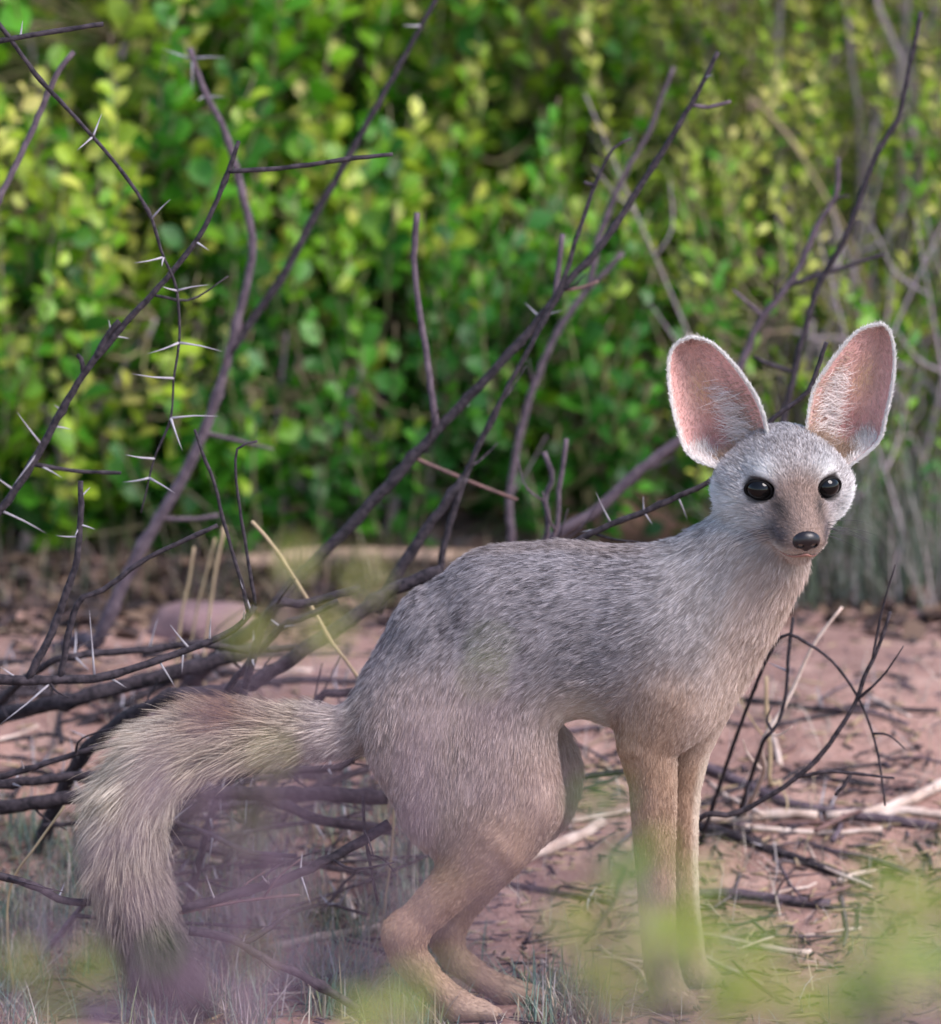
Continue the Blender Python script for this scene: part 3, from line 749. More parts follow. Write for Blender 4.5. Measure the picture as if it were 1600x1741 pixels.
    el.append(RNG.uniform(.006, .012, m_)); ec.append(np.tile((.46, .32, .23), (m_, 1)) * RNG.uniform(.6, 1.2, (m_, 1)))
    m_ = 4000                                              # backs of the ears
    i = RNG.integers(1, n1 - 1, m_); j = RNG.integers(1, n2 - 1, m_); uu, vv = RNG.random((m_, 1)), RNG.random((m_, 1))
    p_ = bk[i, j] + (bk[i - 1, j] - bk[i, j]) * uu + (bk[i, j - 1] - bk[i, j]) * vv
    ep.append(p_); ed.append(norm(along[i, j] - nn[i, j] * .4 + RNG.normal(0, .2, (m_, 3)))); el.append(RNG.uniform(.003, .005, m_))
    ec.append(np.tile((.48, .41, .35), (m_, 1)) * RNG.uniform(.6, 1.1, (m_, 1)))
ep, ed, el, ec = map(np.concatenate, (ep, ed, el, ec)); n_ = len(ep)
s = np.linspace(0, 1, 5)[None, :, None]
bend = RNG.normal(0, .22, (n_, 3)) + np.array([0, 0, .12])
XE = ep[:, None, :] + el[:, None, None] * (ed[:, None, :] * s + bend[:, None, :] * s * s)
hair_object('ear_fur', XE, (RNG.uniform(.00009, .00016, n_))[:, None] * np.array([1, 1, .9, .7, .2])[None, :], np.repeat(ec[:, None, :], 5, 1), m_fur, fox)

# whiskers
wp = []
for s_ in (-1, 1):
    for k in range(11):
        a = HL(s_ * (30 + 2 * (k % 3)), -40 - 6 * (k // 3), 62 - 9 * (k % 4)); L = random.uniform(60, 120)
        d = norm(HR * s_ * 1.0 + HU * random.uniform(-.35, .1) - HF * random.uniform(.25, .7)); b = -HU * .35 + HR * s_ * .1
        wp.append([a + (d * q + b * q * q) * L * U for q in np.linspace(0, 1, 6)])
wp = np.array(wp)
wk = hair_object('whiskers', wp, np.full((len(wp), 6), .00020) * np.array([1, .95, .85, .7, .5, .2])[None, :], np.tile((.05, .045, .05), (len(wp), 6, 1)), m_fur, fox)

# eyes, nose, mouth
def ball(c, r, M=None, seg=40, ring=24):
    V, F = [], []
    for i in range(ring + 1):
        th = math.pi * i / ring
        for j in range(seg):
            ph = 2 * math.pi * j / seg; V.append((math.sin(th) * math.cos(ph) * r[0], math.sin(th) * math.sin(ph) * r[1], math.cos(th) * r[2]))
    for i in range(ring):
        for j in range(seg):
            F.append((i * seg + j, (i + 1) * seg + j, (i + 1) * seg + (j + 1) % seg, i * seg + (j + 1) % seg))
    V = np.array(V)
    if M is not None: V = V @ M
    return V + c, F
m_eye = mat('wet_eye', (.003, .0025, .0025), rough=.03, spec=.22)
m_lid = mat('eyelid_skin', (.006, .005, .005), rough=.6, spec=.1)
m_nose = mat('wet_nose', (.010, .007, .008), rough=.34, spec=.4, bump=(2200, .3, .0004))
m_lip = mat('lip_skin', (.26, .12, .09), rough=.5, spec=.4)
for e, s_ in zip(EYES, (-1, 1)):
    c = e + HF * (-3 * U)
    V, F = ball(c, np.array((24, 20.5, 24)) * U, HM); eo = mobj('eye', V, F, m_eye, fox)
    ang = np.linspace(0, 2 * math.pi, 40)
    out_dir = norm(HF + HR * s_ * .42); w1 = norm(np.cross(HU, out_dir)); w2 = np.cross(out_dir, w1)
    rr = 20.8; pts = [c + (out_dir * 11.5 + w1 * math.cos(a) * rr * 1.1 + w2 * math.sin(a) * rr * .80) * U for a in ang]
    V, F = tube(pts, [2.7 * U] * 40, 8); mobj('eyelid', V, F, m_lid, fox)
def nose_field():
    h = .00055; lo = HL(0, -42, 104) - .026; n = 96
    g_ = np.stack(np.meshgrid(*[lo[i] + h * np.arange(n) for i in range(3)], indexing='ij'), -1)
    f = None
    def e_(c, r): 
        q = ((g_ - c) @ HM.T) / (np.array(r) * U); k0 = np.sqrt((q ** 2).sum(-1)); k1 = np.sqrt(((q / (np.array(r) * U)) ** 2).sum(-1)); return k0 * (k0 - 1) / np.maximum(k1, 1e-6)
    def sm(a, b, k): hh = np.maximum(k - np.abs(a - b), 0) / k; return np.minimum(a, b) - hh * hh * k * .25
    f = e_(HL(0, -43, 95), (21, 15, 15))
    for s_ in (-1, 1): f = sm(f, e_(HL(13 * s_, -49, 92), (11, 12, 13)), .003)
    f = sm(f, e_(HL(0, -58, 93), (8, 9, 9)), .003)
    for s_ in (-1, 1): f = np.maximum(f, -e_(HL(11.5 * s_, -51, 105), (5.5, 4, 7)))
    return surface_nets(f, lo, h)
V, F = nose_field(); mobj('nose', smooth_mesh(V, F, 2), F, m_nose, fox)
bvh_pts = kdtree.KDTree(len(BV))
for i, v in enumerate(BV): bvh_pts.insert(v, i)
bvh_pts.balance()
def on_skin(p, lift=0.0):
    _, i, _ = bvh_pts.find(p); return BV[i] + BN[i] * lift
mp = []
for q in np.linspace(-1, 1, 25):
    a = abs(q); mp.append(on_skin(HL(34 * math.sin(q * 1.35), -74 - 5 * a + 3 * math.cos(q * 6), 96 - 62 * a ** 1.6), .0012))
mp = resample(np.array(mp)[::3], 30)
V, F = tube(mp, [2.6 * U * (1 - .6 * abs(q)) for q in np.linspace(-1, 1, 30)], 8); mobj('mouth', V, F, m_lip, fox)
# claws
m_claw = mat('claw', (.08, .06, .055), rough=.4)
for pr in PR:
    if pr['reg'] == 'paw' and pr['rb'] < 12 * U:
        d = norm(pr['b'] - pr['a']); a = pr['b'] + d * 6 * U
        V, F = tube(resample(np.array([a, a + d * 8 * U + np.array([0, 0, -1 * U]), a + d * 13 * U + np.array([0, 0, -7 * U])]), 5), np.array([4, 3.6, 2.8, 1.8, .5]) * U, 6)
        mobj('claw', V, F, m_claw, fox)

# ------------------------------------------------------------------ dead thorn branches
m_bark = mat('dark_bark', (.012, .009, .012), rough=.85, spec=.25, noise=(220, (.05, .038, .044), .16), bump=(350, .7, .0012))
m_grey = mat('grey_bark', (.055, .039, .05), rough=.9, spec=.2, noise=(160, (.125, .092, .105), .2), bump=(300, .6, .001))
m_pale = mat('bleached_wood', (.56, .45, .39), rough=.8, spec=.2, noise=(70, (.36, .25, .2), .2), bump=(260, .5, .001))
m_red = mat('reddish_twig', (.16, .085, .075), rough=.8, noise=(200, (.09, .055, .05), .2))
m_thorn = mat('pale_thorn', (.36, .335, .355), rough=.5, spec=.35, noise=(120, (.24, .21, .23), .2))
m_straw = mat('dry_straw', (.36, .27, .16), rough=.8, noise=(90, (.25, .18, .11), .2))
m_weather = mat('weathered_stem', (.20, .155, .17), rough=.9, noise=(90, (.32, .26, .27), .2))
MATS = dict(w=m_weather, d=m_bark, g=m_grey, p=m_pale, r=m_red, s=m_straw)

def Q(p, Y):
    return P(p[0], p[1], p[2] if len(p) > 2 else Y)
def stem_tube(pts3, r0, r1, knots=True, rough=.10):
    L = np.linalg.norm(np.diff(pts3, axis=0), axis=1).sum(); n = int(np.clip(L / .0075, 8, 90))
    c = resample(pts3, n); t = np.linspace(0, 1, n)
    r = (r0 + (r1 - r0) * t) * S * .84
    if knots:
        for k in range(max(1, int(L / .045))):
            r = r * (1 + RNG.uniform(.1, .3) * np.exp(-((t - RNG.random()) * L / .0045) ** 2))
        c[1:-1] += RNG.normal(0, 1, (n - 2, 3)) * (r[1:-1, None] * .08)
    return c, tube(c, r, 8, rough)
def add_thorn(a, b, parent, r=1.75, Yb=None):
    V, F = tube(resample(np.array([a, (a + b) / 2 + (b - a)[[1, 2, 0]] * .03, b]), 5), np.array([1.5, 1.05, .8, .5, .06]) * r * S, 6)
    return mobj('thorn', V, F, m_thorn, parent)
def branch(label, pts, Y, r, m='d', twigs=(), thorns=(), auto=0, root=None, name='dead_branch', group=None, cat='branch', tl=(28, 62), fine=2):
    """pts traced base -> tip at depth Y (or own depth as third value); root: (px, Y) where the butt comes down to the ground"""
    p3 = [Q(p, Y) for p in pts]
    if root is not None:
        a = p3[0]; x = P(root[0], 1000, root[1])[0]; b = np.array([x, root[1], float(gz(x, root[1])) - .004])
        p3 = [b, b * .42 + a * .58 + np.array([RNG.normal(0, .006), .0, .010 * min(1, abs(a[0] - x) / .08)])] + p3
    p3 = np.array(p3); c, (V, F) = stem_tube(p3, r[0], r[1])
    o = mobj(name, V, F, MATS[m]); tag(o, label, cat, group)
    lines = [c]
    for tw in twigs:                                          # (points, r0, r1[, material])
        q = np.array([Q(p, Y) for p in tw[0]]); k = np.argmin(((c - q[0]) ** 2).sum(1)); q[0] = c[k]
        cl_, (V, F) = stem_tube(q, tw[1], tw[2]); lines.append(resample(cl_, 160)); mobj('twig', V, F, MATS[tw[3]] if len(tw) > 3 else MATS[m], o)
    for th in thorns:                                         # (x0, y0, x1, y1)
        cc = np.concatenate([resample(c, 300)] + lines[1:]); qx, qy = to_px(cc); k = np.argmin((qx - th[0]) ** 2 + (qy - th[1]) ** 2)
        if math.hypot(qx[k] - th[0], qy[k] - th[1]) > 22: continue
        Yk = cc[k][1]; add_thorn(cc[k], P(th[2] + qx[k] - th[0], th[3] + qy[k] - th[1], Yk + RNG.uniform(-.012, .004)), o)
    for k in range(fine):                                     # fine side twigs
        i = int(RNG.uniform(.3, .95) * (len(c) - 1)); d = norm(c[min(i + 1, len(c) - 1)] - c[i - 1]); sd_ = norm(np.cross(d, RNG.normal(0, 1, 3)) + np.array([0, 0, .3])); L = RNG.uniform(35, 130) * S
        q = np.array([c[i], c[i] + (d * .5 + sd_) * L * .5 + RNG.normal(0, L * .05, 3), c[i] + (d * .8 + sd_ * .8) * L]); _, (V, F) = stem_tube(q, RNG.uniform(2.4, 3.6), 1.3); mobj('twig', V, F, MATS[m], o)
    for k in range(auto):                                     # paired thorns along the visible part
        i = int(RNG.uniform(.15, .95) * (len(c) - 1)); d = norm(c[min(i + 1, len(c) - 1)] - c[i - 1])
        side = norm(np.cross(d, RNG.normal(0, 1, 3))); up_ = norm(side * .9 + np.array([0, -.15, .5]))
        for sg in (1, -1):
            if RNG.random() < .25: continue
            dd = norm(up_ * sg + d * RNG.uniform(-.1, .5) + np.array([0, -.1, .25])); add_thorn(c[i], c[i] + dd * RNG.uniform(*tl) * S, o)
    return o

branch('dark leaning branch at the frame edge carrying a long drooping twig of paired white thorns', [(-250, 1200), (-190, 600), (-150, 200), (-105, -120)], .10, (13, 6), root=(-260, .10),
    twigs=[([(-118, -60), (-55, -20), (0, 42), (60, 125), (110, 180), (160, 235), (210, 295), (255, 365), (276, 432), (300, 490), (305, 575), (296, 640), (290, 712), (264, 775), (250, 830), (240, 872)], 5.2, 1.8),
           ([(-150, 130), (-60, 90), (0, 70), (90, 54), (176, 41)], 6.5, 5), ([(-175, 540, .2), (-70, 440, .25), (0, 332, .27), (50, 232, .28), (95, 130, .28), (125, 88, .28)], 9, 6, 'g')],
    thorns=[(33, 58, 37, 30), (157, 235, 172, 196), (157, 235, 130, 258), (256, 370, 288, 337), (275, 436, 224, 446), (275, 436, 272, 452), (303, 497, 358, 487), (303, 497, 278, 490),
           (307, 580, 252, 599), (307, 580, 380, 595), (294, 641, 222, 633), (291, 714, 372, 711), (291, 714, 311, 770), (258, 778, 208, 771), (254, 815, 208, 822), (254, 815, 298, 841)])
branch('thick dark branch with a long level side twig, rising past the drooping thorny twig', [(-120, 1010), (-60, 940), (0, 868), (60, 780), (130, 655), (200, 565), (290, 465), (345, 390), (385, 300), (406, 240)], .13, (14, 4.5), root=(-240, .2),
    twigs=[([(398, 297), (470, 287), (580, 272), (668, 262)], 5.5, 4.2), ([(150, 632), (138, 612), (131, 603)], 6, 4), ([(172, 606), (186, 566), (203, 546)], 7, 6), ([(60, 798), (130, 801), (206, 804)], 5, 3.5)],
    thorns=[(64, 752, 20, 694), (64, 752, 12, 822), (2, 868, 82, 908), (0, 920, 40, 934), (66, 800, 105, 822), (340, 414, 363, 429), (195, 572, 222, 576), (110, 700, 96, 690), (100, 728, 132, 733), (186, 560, 182, 542), (20, 830, -20, 800)])
branch('tall pale grey forked branch behind the drooping thorny twig', [(165, 1090), (230, 950), (290, 850), (345, 740), (385, 620), (410, 520), (430, 420), (415, 340), (385, 230), (345, 150), (322, 82)], .5, (17, 6), 'g', root=(90, .62),
    twigs=[([(388, 612), (432, 540), (490, 455), (530, 375), (580, 290), (630, 200), (680, 110), (740, 0), (775, -70)], 10, 4.5, 'd'), ([(352, 735), (400, 748), (465, 764)], 5, 3), ([(285, 886), (330, 882), (372, 876)], 6, 4)],
    thorns=[(322, 100, 268, 82), (322, 100, 378, 98), (318, 98, 319, 160), (345, 165, 330, 175), (700, 33, 668, 32), (360, 160, 390, 160)])
branch('long straight dark branch slanting up from the brush pile behind the fox\'s back', [(440, 1065), (505, 985), (560, 930), (660, 825), (740, 735), (830, 640), (920, 540), (965, 480), (1020, 420), (1080, 330), (1150, 220), (1190, 150), (1221, 88)], .3, (18, 5), root=(300, .5),
    twigs=[([(1174, 188), (1205, 182), (1243, 172)], 4.5, 3.5, 'g'), ([(950, 500), (985, 490), (1018, 478)], 4.5, 3, 'r'), ([(742, 735), (725, 600), (712, 520), (704, 440), (709, 362)], 8, 5.5, 'g'), ([(945, 505), (950, 450), (957, 398)], 7, 5, 'g'), ([(716, 785), (790, 815), (880, 850)], 5, 3.5, 'r'),
           ([(905, 570), (890, 585), (868, 600)], 4, 2)],
    thorns=[(775, 700, 800, 690), (1200, 130, 1212, 126)], auto=1)
branch('dark branch with two legs joining, crossing the long straight branch', [(748, 985), (762, 900), (795, 800), (840, 705), (885, 620), (925, 545), (960, 470), (985, 390), (1010, 320), (1040, 256), (1074, 235)], .27, (10, 3.5), root=(760, .3),
    twigs=[([(792, 806), (760, 850), (705, 930), (668, 987), (640, 1040)], 10, 13), ([(1012, 318), (998, 312), (994, 308)], 4, 3)], auto=1)
branch('soft grey branch running up between the two dark crossing branches', [(868, 930), (866, 850), (880, 760), (900, 680), (930, 600), (960, 545), (1000, 492), (1060, 430)], .62, (11, 6), 'g', root=(800, .7), twigs=[([(1000, 490), (1020, 400), (1060, 300), (1100, 232), (1125, 165), (1146, 114)], 8, 4.5)])
branch('pale broken twig stub, crooked, sticking up behind the fox\'s back', [(930, 905), (926, 850), (939, 812), (925, 768)], .3, (8, 6), 'g', root=(800, .34), name='dead_twig', cat='twig')
branch('pale broken twig stub, straight and cut flat at the top', [(944, 905), (950, 835), (958, 790), (963, 746)], .29, (6.5, 5), 'g', root=(810, .33), name='dead_twig', cat='twig')
branch('thick purplish branch passing behind the fox\'s left-hand ear and forking high above it', [(940, 915), (1020, 862), (1080, 805), (1150, 752), (1210, 700), (1255, 630), (1290, 550), (1337, 490), (1365, 441), (1390, 381), (1421, 332), (1425, 268)], .5, (16, 5), 'g', root=(800, .6),
    twigs=[([(1348, 486), (1410, 462), (1505, 431)], 7, 4.5, 'd'), ([(1299, 535), (1275, 518), (1246, 493)], 5.5, 3.5), ([(1410, 345), (1425, 336), (1444, 334)], 4, 2.5, 'd')])
branch('slim dark stem rising between the fox\'s two ears to the top of the thicket', [(1180, 1060), (1290, 860), (1322, 755), (1339, 682), (1358, 600), (1380, 520), (1400, 469), (1421, 434), (1442, 392), (1470, 315), (1498, 248), (1526, 203), (1544, 126), (1566, 20)], .42, (10, 5), root=(1110, .45),
    twigs=[([(1341, 634), (1310, 620), (1280, 606)], 5, 4)])
branch('dark thorny twig behind the fox\'s head, its knobbly tip showing between the ears', [(900, 1010), (960, 935), (1030, 895), (1090, 872), (1150, 845), (1211, 815), (1270, 760), (1317, 710), (1372, 667), (1390, 625), (1405, 582)], .12, (11, 4.5), root=(730, .15),
    thorns=[(1033, 880, 1007, 826), (1030, 886, 980, 898), (1093, 868, 1092, 841), (1098, 878, 1113, 900), (1155, 852, 1172, 893)])
branch('level dark branch in front of the pile with tall white thorns standing on it', [(-140, 1140), (-60, 1150), (45, 1157), (100, 1155), (165, 1153), (230, 1135), (290, 1115), (330, 1100), (380, 1080), (415, 1055), (434, 1030)], .06, (19, 6), root=(-250, .08),
    twigs=[([(45, 1145), (87, 1078), (112, 1008), (130, 955), (137, 875), (137, 818)], 9, 5.5), ([(92, 1072), (130, 1030), (180, 1000), (240, 955), (300, 925), (370, 893)], 7, 4.5), ([(428, 1040), (415, 1005), (400, 955), (380, 885), (366, 825), (345, 772), (331, 730)], 4.5, 3), ([(367, 822), (400, 785), (438, 750)], 4, 2.5)],
    thorns=[(160, 1142, 151, 1026), (150, 1085, 142, 1072), (287, 1092, 279, 1048), (322, 1098, 288, 1056), (355, 1085, 357, 1041), (311, 1105, 309, 1142), (430, 1042, 411, 988), (412, 1052, 413, 1032), (94, 1165, 0, 1242), (182, 1152, 216, 1172), (36, 1148, 0, 1124), (130, 893, 121, 911), (131, 912, 91, 910), (140, 892, 166, 900), (270, 1120, 300, 1168), (137, 845, 153, 828)], auto=1)
for (lab, pts, Y, r, m, au, rt) in [
    ('thin dark stick lying level just above the fox\'s tail base in the pile', [(80, 1130), (150, 1112), (250, 1105), (330, 1095), (430, 1105), (520, 1098)], .2, (9, 7), 'd', 2, (60, .25)),
    ('thick black stick under the level thorny branch', [(110, 1192), (200, 1170), (300, 1142), (380, 1120), (440, 1100)], .24, (18, 15), 'd', 2, (70, .3)),
    ('stout black bough ending against the fox\'s rump', [(270, 1192), (345, 1178), (420, 1165), (480, 1130), (530, 1095), (600, 1052), (650, 1012), (700, 990), (750, 972)], .17, (15, 15), 'd', 3, (240, .24)),
    ('short dark stick with white thorns near the pale straw stalk', [(455, 1046), (520, 1026), (575, 1010), (612, 1000)], .11, (8, 9), 'd', 4, (430, .15)),
    ('short dark stick below the stout black bough', [(470, 1075), (520, 1050), (575, 1022)], .13, (7, 7), 'd', 2, (450, .18)),
    ('short black stub between the tail base and the rump', [(545, 1186), (580, 1180), (622, 1172)], .2, (10, 9), 'd', 0, (540, .22)),
    ('dark stick poking left out from behind the tail bend, upper of three', [(-40, 1330), (0, 1321), (60, 1303), (132, 1281), (200, 1262)], .09, (8, 6), 'd', 2, (-60, .1)),
    ('dark stick poking left out from behind the tail bend, middle of three', [(-60, 1338), (0, 1334), (70, 1326), (140, 1320), (220, 1312)], .14, (11, 10), 'd', 2, (-90, .16)),
    ('long black branch running level behind the tail to the fox\'s rump', [(-60, 1376), (0, 1372), (70, 1364), (140, 1355), (250, 1350), (340, 1347), (450, 1349), (560, 1350), (660, 1356)], .13, (15, 14), 'd', 7, (-120, .18)),
    ('dark stick crossing above the long level black branch', [(420, 1312), (500, 1310), (580, 1302), (620, 1272), (650, 1250)], .16, (10, 8), 'd', 2, (400, .2)),
    ('dark stick slanting down right under the long level branch', [(440, 1352), (490, 1372), (540, 1392), (600, 1403), (670, 1412)], .17, (12, 11), 'd', 3, (430, .22)),
    ('thin brown thorny stick inside the curve of the tail', [(270, 1396), (310, 1402), (360, 1420), (400, 1440), (450, 1452), (505, 1456)], .06, (6, 5), 'g', 5, (265, .08)),
    ('black branch slanting up towards the fox\'s thigh inside the tail curve', [(310, 1546), (400, 1520), (470, 1500), (530, 1475), (590, 1445), (630, 1420), (662, 1402)], .0, (9, 11), 'd', 6, None),
    ('thin reddish twig under the slanting black branch', [(305, 1552), (380, 1537), (440, 1528), (510, 1521)], .0, (4, 3), 'r', 1, None),
    ('dark thorny stick entering beside the lower tail', [(-60, 1476), (0, 1490), (60, 1507), (110, 1532), (155, 1534)], .0, (9, 8), 'd', 3, (-90, .02)),
    ('dark forked stick below the tail tip', [(322, 1582), (400, 1600), (450, 1630), (520, 1662), (610, 1716)], -.05, (10, 8), 'd', 1, None),
    ('brown stick lying behind the hind leg and the black slanting branch', [(360, 1482), (450, 1466), (520, 1460), (600, 1454), (700, 1472)], .25, (6, 6), 'g', 2, None),
    ('thin upright dark twig hanging in front of the slanting black branch', [(617, 1352), (619, 1400), (626, 1450), (642, 1532)], .0, (3.5, 3), 'd', 0, None),
    ('short dark stick beside the hock of the hind leg', [(520, 1556), (570, 1543), (610, 1532), (660, 1520)], .12, (9, 8), 'd', 1, None),
    ('sharp dark arched twig curving up in the open sand before the fox', [(1190, 1390), (1250, 1383), (1310, 1352), (1357, 1320), (1400, 1278), (1430, 1235), (1455, 1195), (1470, 1150), (1492, 1105), (1514, 1040)], .10, (8, 3.6), 'd', 0, (1120, .2)),
    ('thin hooked twig drooping across the arched twig', [(1325, 1086), (1375, 1096), (1420, 1130), (1465, 1197), (1490, 1270), (1500, 1330), (1505, 1370)], .12, (5, 2.2), 'd', 0, (1190, .3)),
    ('thin upright dark twig in front of the chest', [(1300, 1258), (1322, 1232), (1336, 1180), (1341, 1110), (1348, 1050)], .16, (5, 3.5), 'd', 1, (1255, .33)),
    ('pale bluish twig leaning beside the upright dark twig', [(1296, 1262), (1340, 1190), (1380, 1102), (1432, 1032)], .2, (6, 3.5), 'p', 0, (1262, .33)),
    ('thin tan upright stalk low in front of the chest', [(1309, 1330), (1310, 1280), (1304, 1220), (1303, 1150)], .3, (4.5, 4), 's', 0, (1312, .38)),
    ('long thin stick lying level across the sand', [(1255, 1188), (1330, 1196), (1400, 1206), (1470, 1199), (1530, 1205), (1595, 1208)], .62, (6, 4.5), 'd', 2, None),
    ('thin stick lying just under the long level stick on the sand', [(1310, 1236), (1360, 1224), (1420, 1213), (1490, 1208)], .6, (5, 4), 'd', 1, None),
    ('grey stick lying across the bleached roots', [(1185, 1298), (1260, 1330), (1340, 1365), (1420, 1380), (1520, 1395), (1600, 1405), (1690, 1412)], .3, (11, 9), 'g', 2, None),
    ('short dark stick beside the far front leg above the bleached roots', [(1190, 1366), (1250, 1342), (1300, 1322)], .2, (5.5, 5), 'd', 0, None),
    ('dark stick slanting down right from the far front leg', [(1185, 1404), (1260, 1425), (1330, 1450), (1400, 1475), (1480, 1504)], .06, (11, 7), 'd', 2, None),
    ('purplish stick lying on the sand beside the front paws', [(1180, 1520), (1260, 1520), (1340, 1530), (1410, 1537)], .1, (11, 9), 'g', 0, None),
    ('thin dark twig lying behind the hind shins', [(835, 1496), (900, 1510), (960, 1520), (1040, 1535)], .3, (7, 5), 'd', 1, None),
    ('dark twig beneath the belly between front and hind legs', [(960, 1325), (1010, 1318), (1070, 1310)], .2, (8, 6), 'd', 1, (880, .3)),
]:
    if rt is not None and pts[0][0] > 0 and pts[0][0] < 700: rt = (pts[0][0] - RNG.uniform(120, 260) * (1 if pts[1][0] > pts[0][0] else -1), rt[1] + RNG.uniform(.02, .10))
    lay = rt is None and Y > .05
    if lay:                                                   # lies on the ground: take its depth from the ground itself
        pp = [on_ground(x, y, r[0] * S * .7) for (x, y) in pts]; pts = [(x, y, float(q[1])) for (x, y), q in zip(pts, pp)]
    branch(lab, pts, Y, r, m, auto=au, root=rt, name='dead_twig' if max(r) < 7.5 else 'dead_branch', cat='twig' if max(r) < 7.5 else 'branch')
o = [q for q in bpy.data.objects if q.get('label', '').startswith('sharp dark arched')][0]
for pts, r in (([(1352, 1322), (1405, 1312), (1460, 1316), (1521, 1323)], (4.5, 2.5)), ([(1446, 1317), (1434, 1336), (1420, 1352)], (4, 3))):
    _, (V, F) = stem_tube(np.array([P(x, y, .10) for x, y in pts]), *r); mobj('twig', V, F, m_bark, o)
o = [q for q in bpy.data.objects if q.get('label', '').startswith('dark forked stick')][0]
_, (V, F) = stem_tube(np.array([P(x, y, -.05) for x, y in [(412, 1606), (460, 1577), (492, 1548)]]), 7, 4.5); mobj('twig', V, F, m_bark, o)
# more sticks lying criss-cross in the pile
for k in range(42):
    px, py = (RNG.uniform(-40, 640), RNG.uniform(1075, 1440)) if k < 24 else (RNG.uniform(280, 660), RNG.uniform(1290, 1570)); L = RNG.uniform(140, 420); sl_ = RNG.normal(-.12, .22); Yk = float(on_ground(np.clip(px, 0, 1600), min(py + RNG.uniform(10, 120), 1700))[1])
    pts = [(px - L / 2, py - sl_ * L / 2 + 14, Yk - .02), (px, py + RNG.normal(0, 8), Yk), (px + L / 2, py + sl_ * L / 2, Yk + .02)]
    big = k % 3 == 0
    branch(('stout black stick' if big else 'thin black thorny stick') + ' lying crosswise in the brush pile behind the tail', pts, Yk, (RNG.uniform(7, 12), 6) if big else (RNG.uniform(4, 7), 3), 'd', auto=3, name='dead_branch' if big else 'dead_twig', cat='branch' if big else 'twig', group=('stout' if big else 'thin') + ' sticks in the brush pile')
# bleached roots and sticks on the sand
for lab, pts, r in (('thick bleached white root curving in across the sand', [(1720, 1285), (1640, 1318), (1600, 1334), (1540, 1362), (1480, 1380), (1405, 1388)], (13, 9)), ('bleached root forking under the thick white one', [(1700, 1392), (1600, 1386), (1540, 1378), (1490, 1388)], (9, 8)),
    ('long bleached root lying behind the far front leg', [(1180, 1392), (1260, 1390), (1320, 1384), (1390, 1386)], (10, 9)), ('thin bleached stick below the long bleached root', [(1240, 1402), (1330, 1412), (1420, 1416), (1500, 1410)], (6, 5)),
    ('bleached bone-white stick under the belly behind the thigh', [(880, 1462), (930, 1443), (980, 1424), (1024, 1396)], (13, 11)), ('weathered grey stick lying by the hock of the hind leg', [(455, 1614), (550, 1592), (655, 1577)], (8, 9)), ('thin bleached twig behind the hind leg', [(590, 1460), (640, 1474), (700, 1490), (760, 1486)], (6, 5))):
    p3 = np.array([on_ground(x, y, r[0] * S * .7) for x, y in pts]); _, (V, F) = stem_tube(p3, r[0] * 1.1, r[1] * 1.1); tag(mobj('bleached_root', V, F, m_pale), lab, 'root')
# dry straw stalks
for lab, pts, Y, r in (('pale straw stalk leaning in front of the stout black bough', [(640, 1210), (600, 1140), (560, 1085), (520, 1015), (470, 935), (428, 886)], .16, (2.5, 4)), ('dry straw stalk standing behind the level thorny branch, leftmost of three', [(300, 1150), (308, 1050), (322, 985), (330, 930)], .45, (2, 3.2)),
    ('dry straw stalk standing behind the level thorny branch, thin middle one of three', [(320, 1150), (335, 1035), (352, 970), (366, 915)], .47, (1.8, 2.8)), ('dry straw stalk with a golden head behind the level thorny branch', [(345, 1150), (358, 1030), (370, 950), (382, 895)], .46, (2, 4.5)),
    ('pale yellowish bent stalk leaning in the thicket above the fox\'s right-hand ear', [(1500, 690), (1470, 490), (1440, 400), (1395, 320), (1350, 245), (1300, 185), (1270, 165)], 1.05, (4.5, 3)), ('orange straw stalk leaning beside the dark stick at the left', [(20, 1500), (60, 1440), (110, 1370)], .05, (3, 2.5))):
    branch(lab, pts, Y, r, 's', root=(pts[0][0] + 4, Y), name='straw_stalk', cat='stalk', fine=0)
# stone and log at the shrub's foot
def lump(name, c, r, m, seed, label, cat):
    V, F = ball(np.zeros(3), np.array(r), None, 30, 20); d = norm(V)
    V = V * (1 + .22 * vnoise(d * 1.7 + seed, seed) + .09 * vnoise(d * 4 + seed, seed + 1))[:, None]; V[:, 2] = np.where(V[:, 2] > r[2] * .62, r[2] * .62 + (V[:, 2] - r[2] * .62) * .3, V[:, 2])
    return tag(mobj(name, V + c, F, m), label, cat)
m_stone = mat('red_stone', (.14, .085, .09), rough=.9, noise=(30, (.2, .125, .125), .2), bump=(60, .8, .004))
c = on_ground(352, 1092); lump('stone', c + np.array([0, 0, .006]), (.042, .03, .034), m_stone, 5, 'flat-topped red-brown stone on the sand at the foot of the shrub', 'stone')
m_log = mat('weathered_log', (.26, .18, .13), rough=.9, noise=(40, (.16, .11, .09), .2), bump=(120, .6, .002))
c1, c2 = on_ground(395, 962, .008), on_ground(860, 950, .008)
pts = resample(np.array([c1, (c1 * .6 + c2 * .4) + np.array([0, .01, .004]), c2]), 20); V, F = tube(pts, np.linspace(.008, .006, 20), 10, .12); tag(mobj('fallen_log', V, F, m_log), 'pale fallen log lying along the foot of the deep green shrub', 'log')
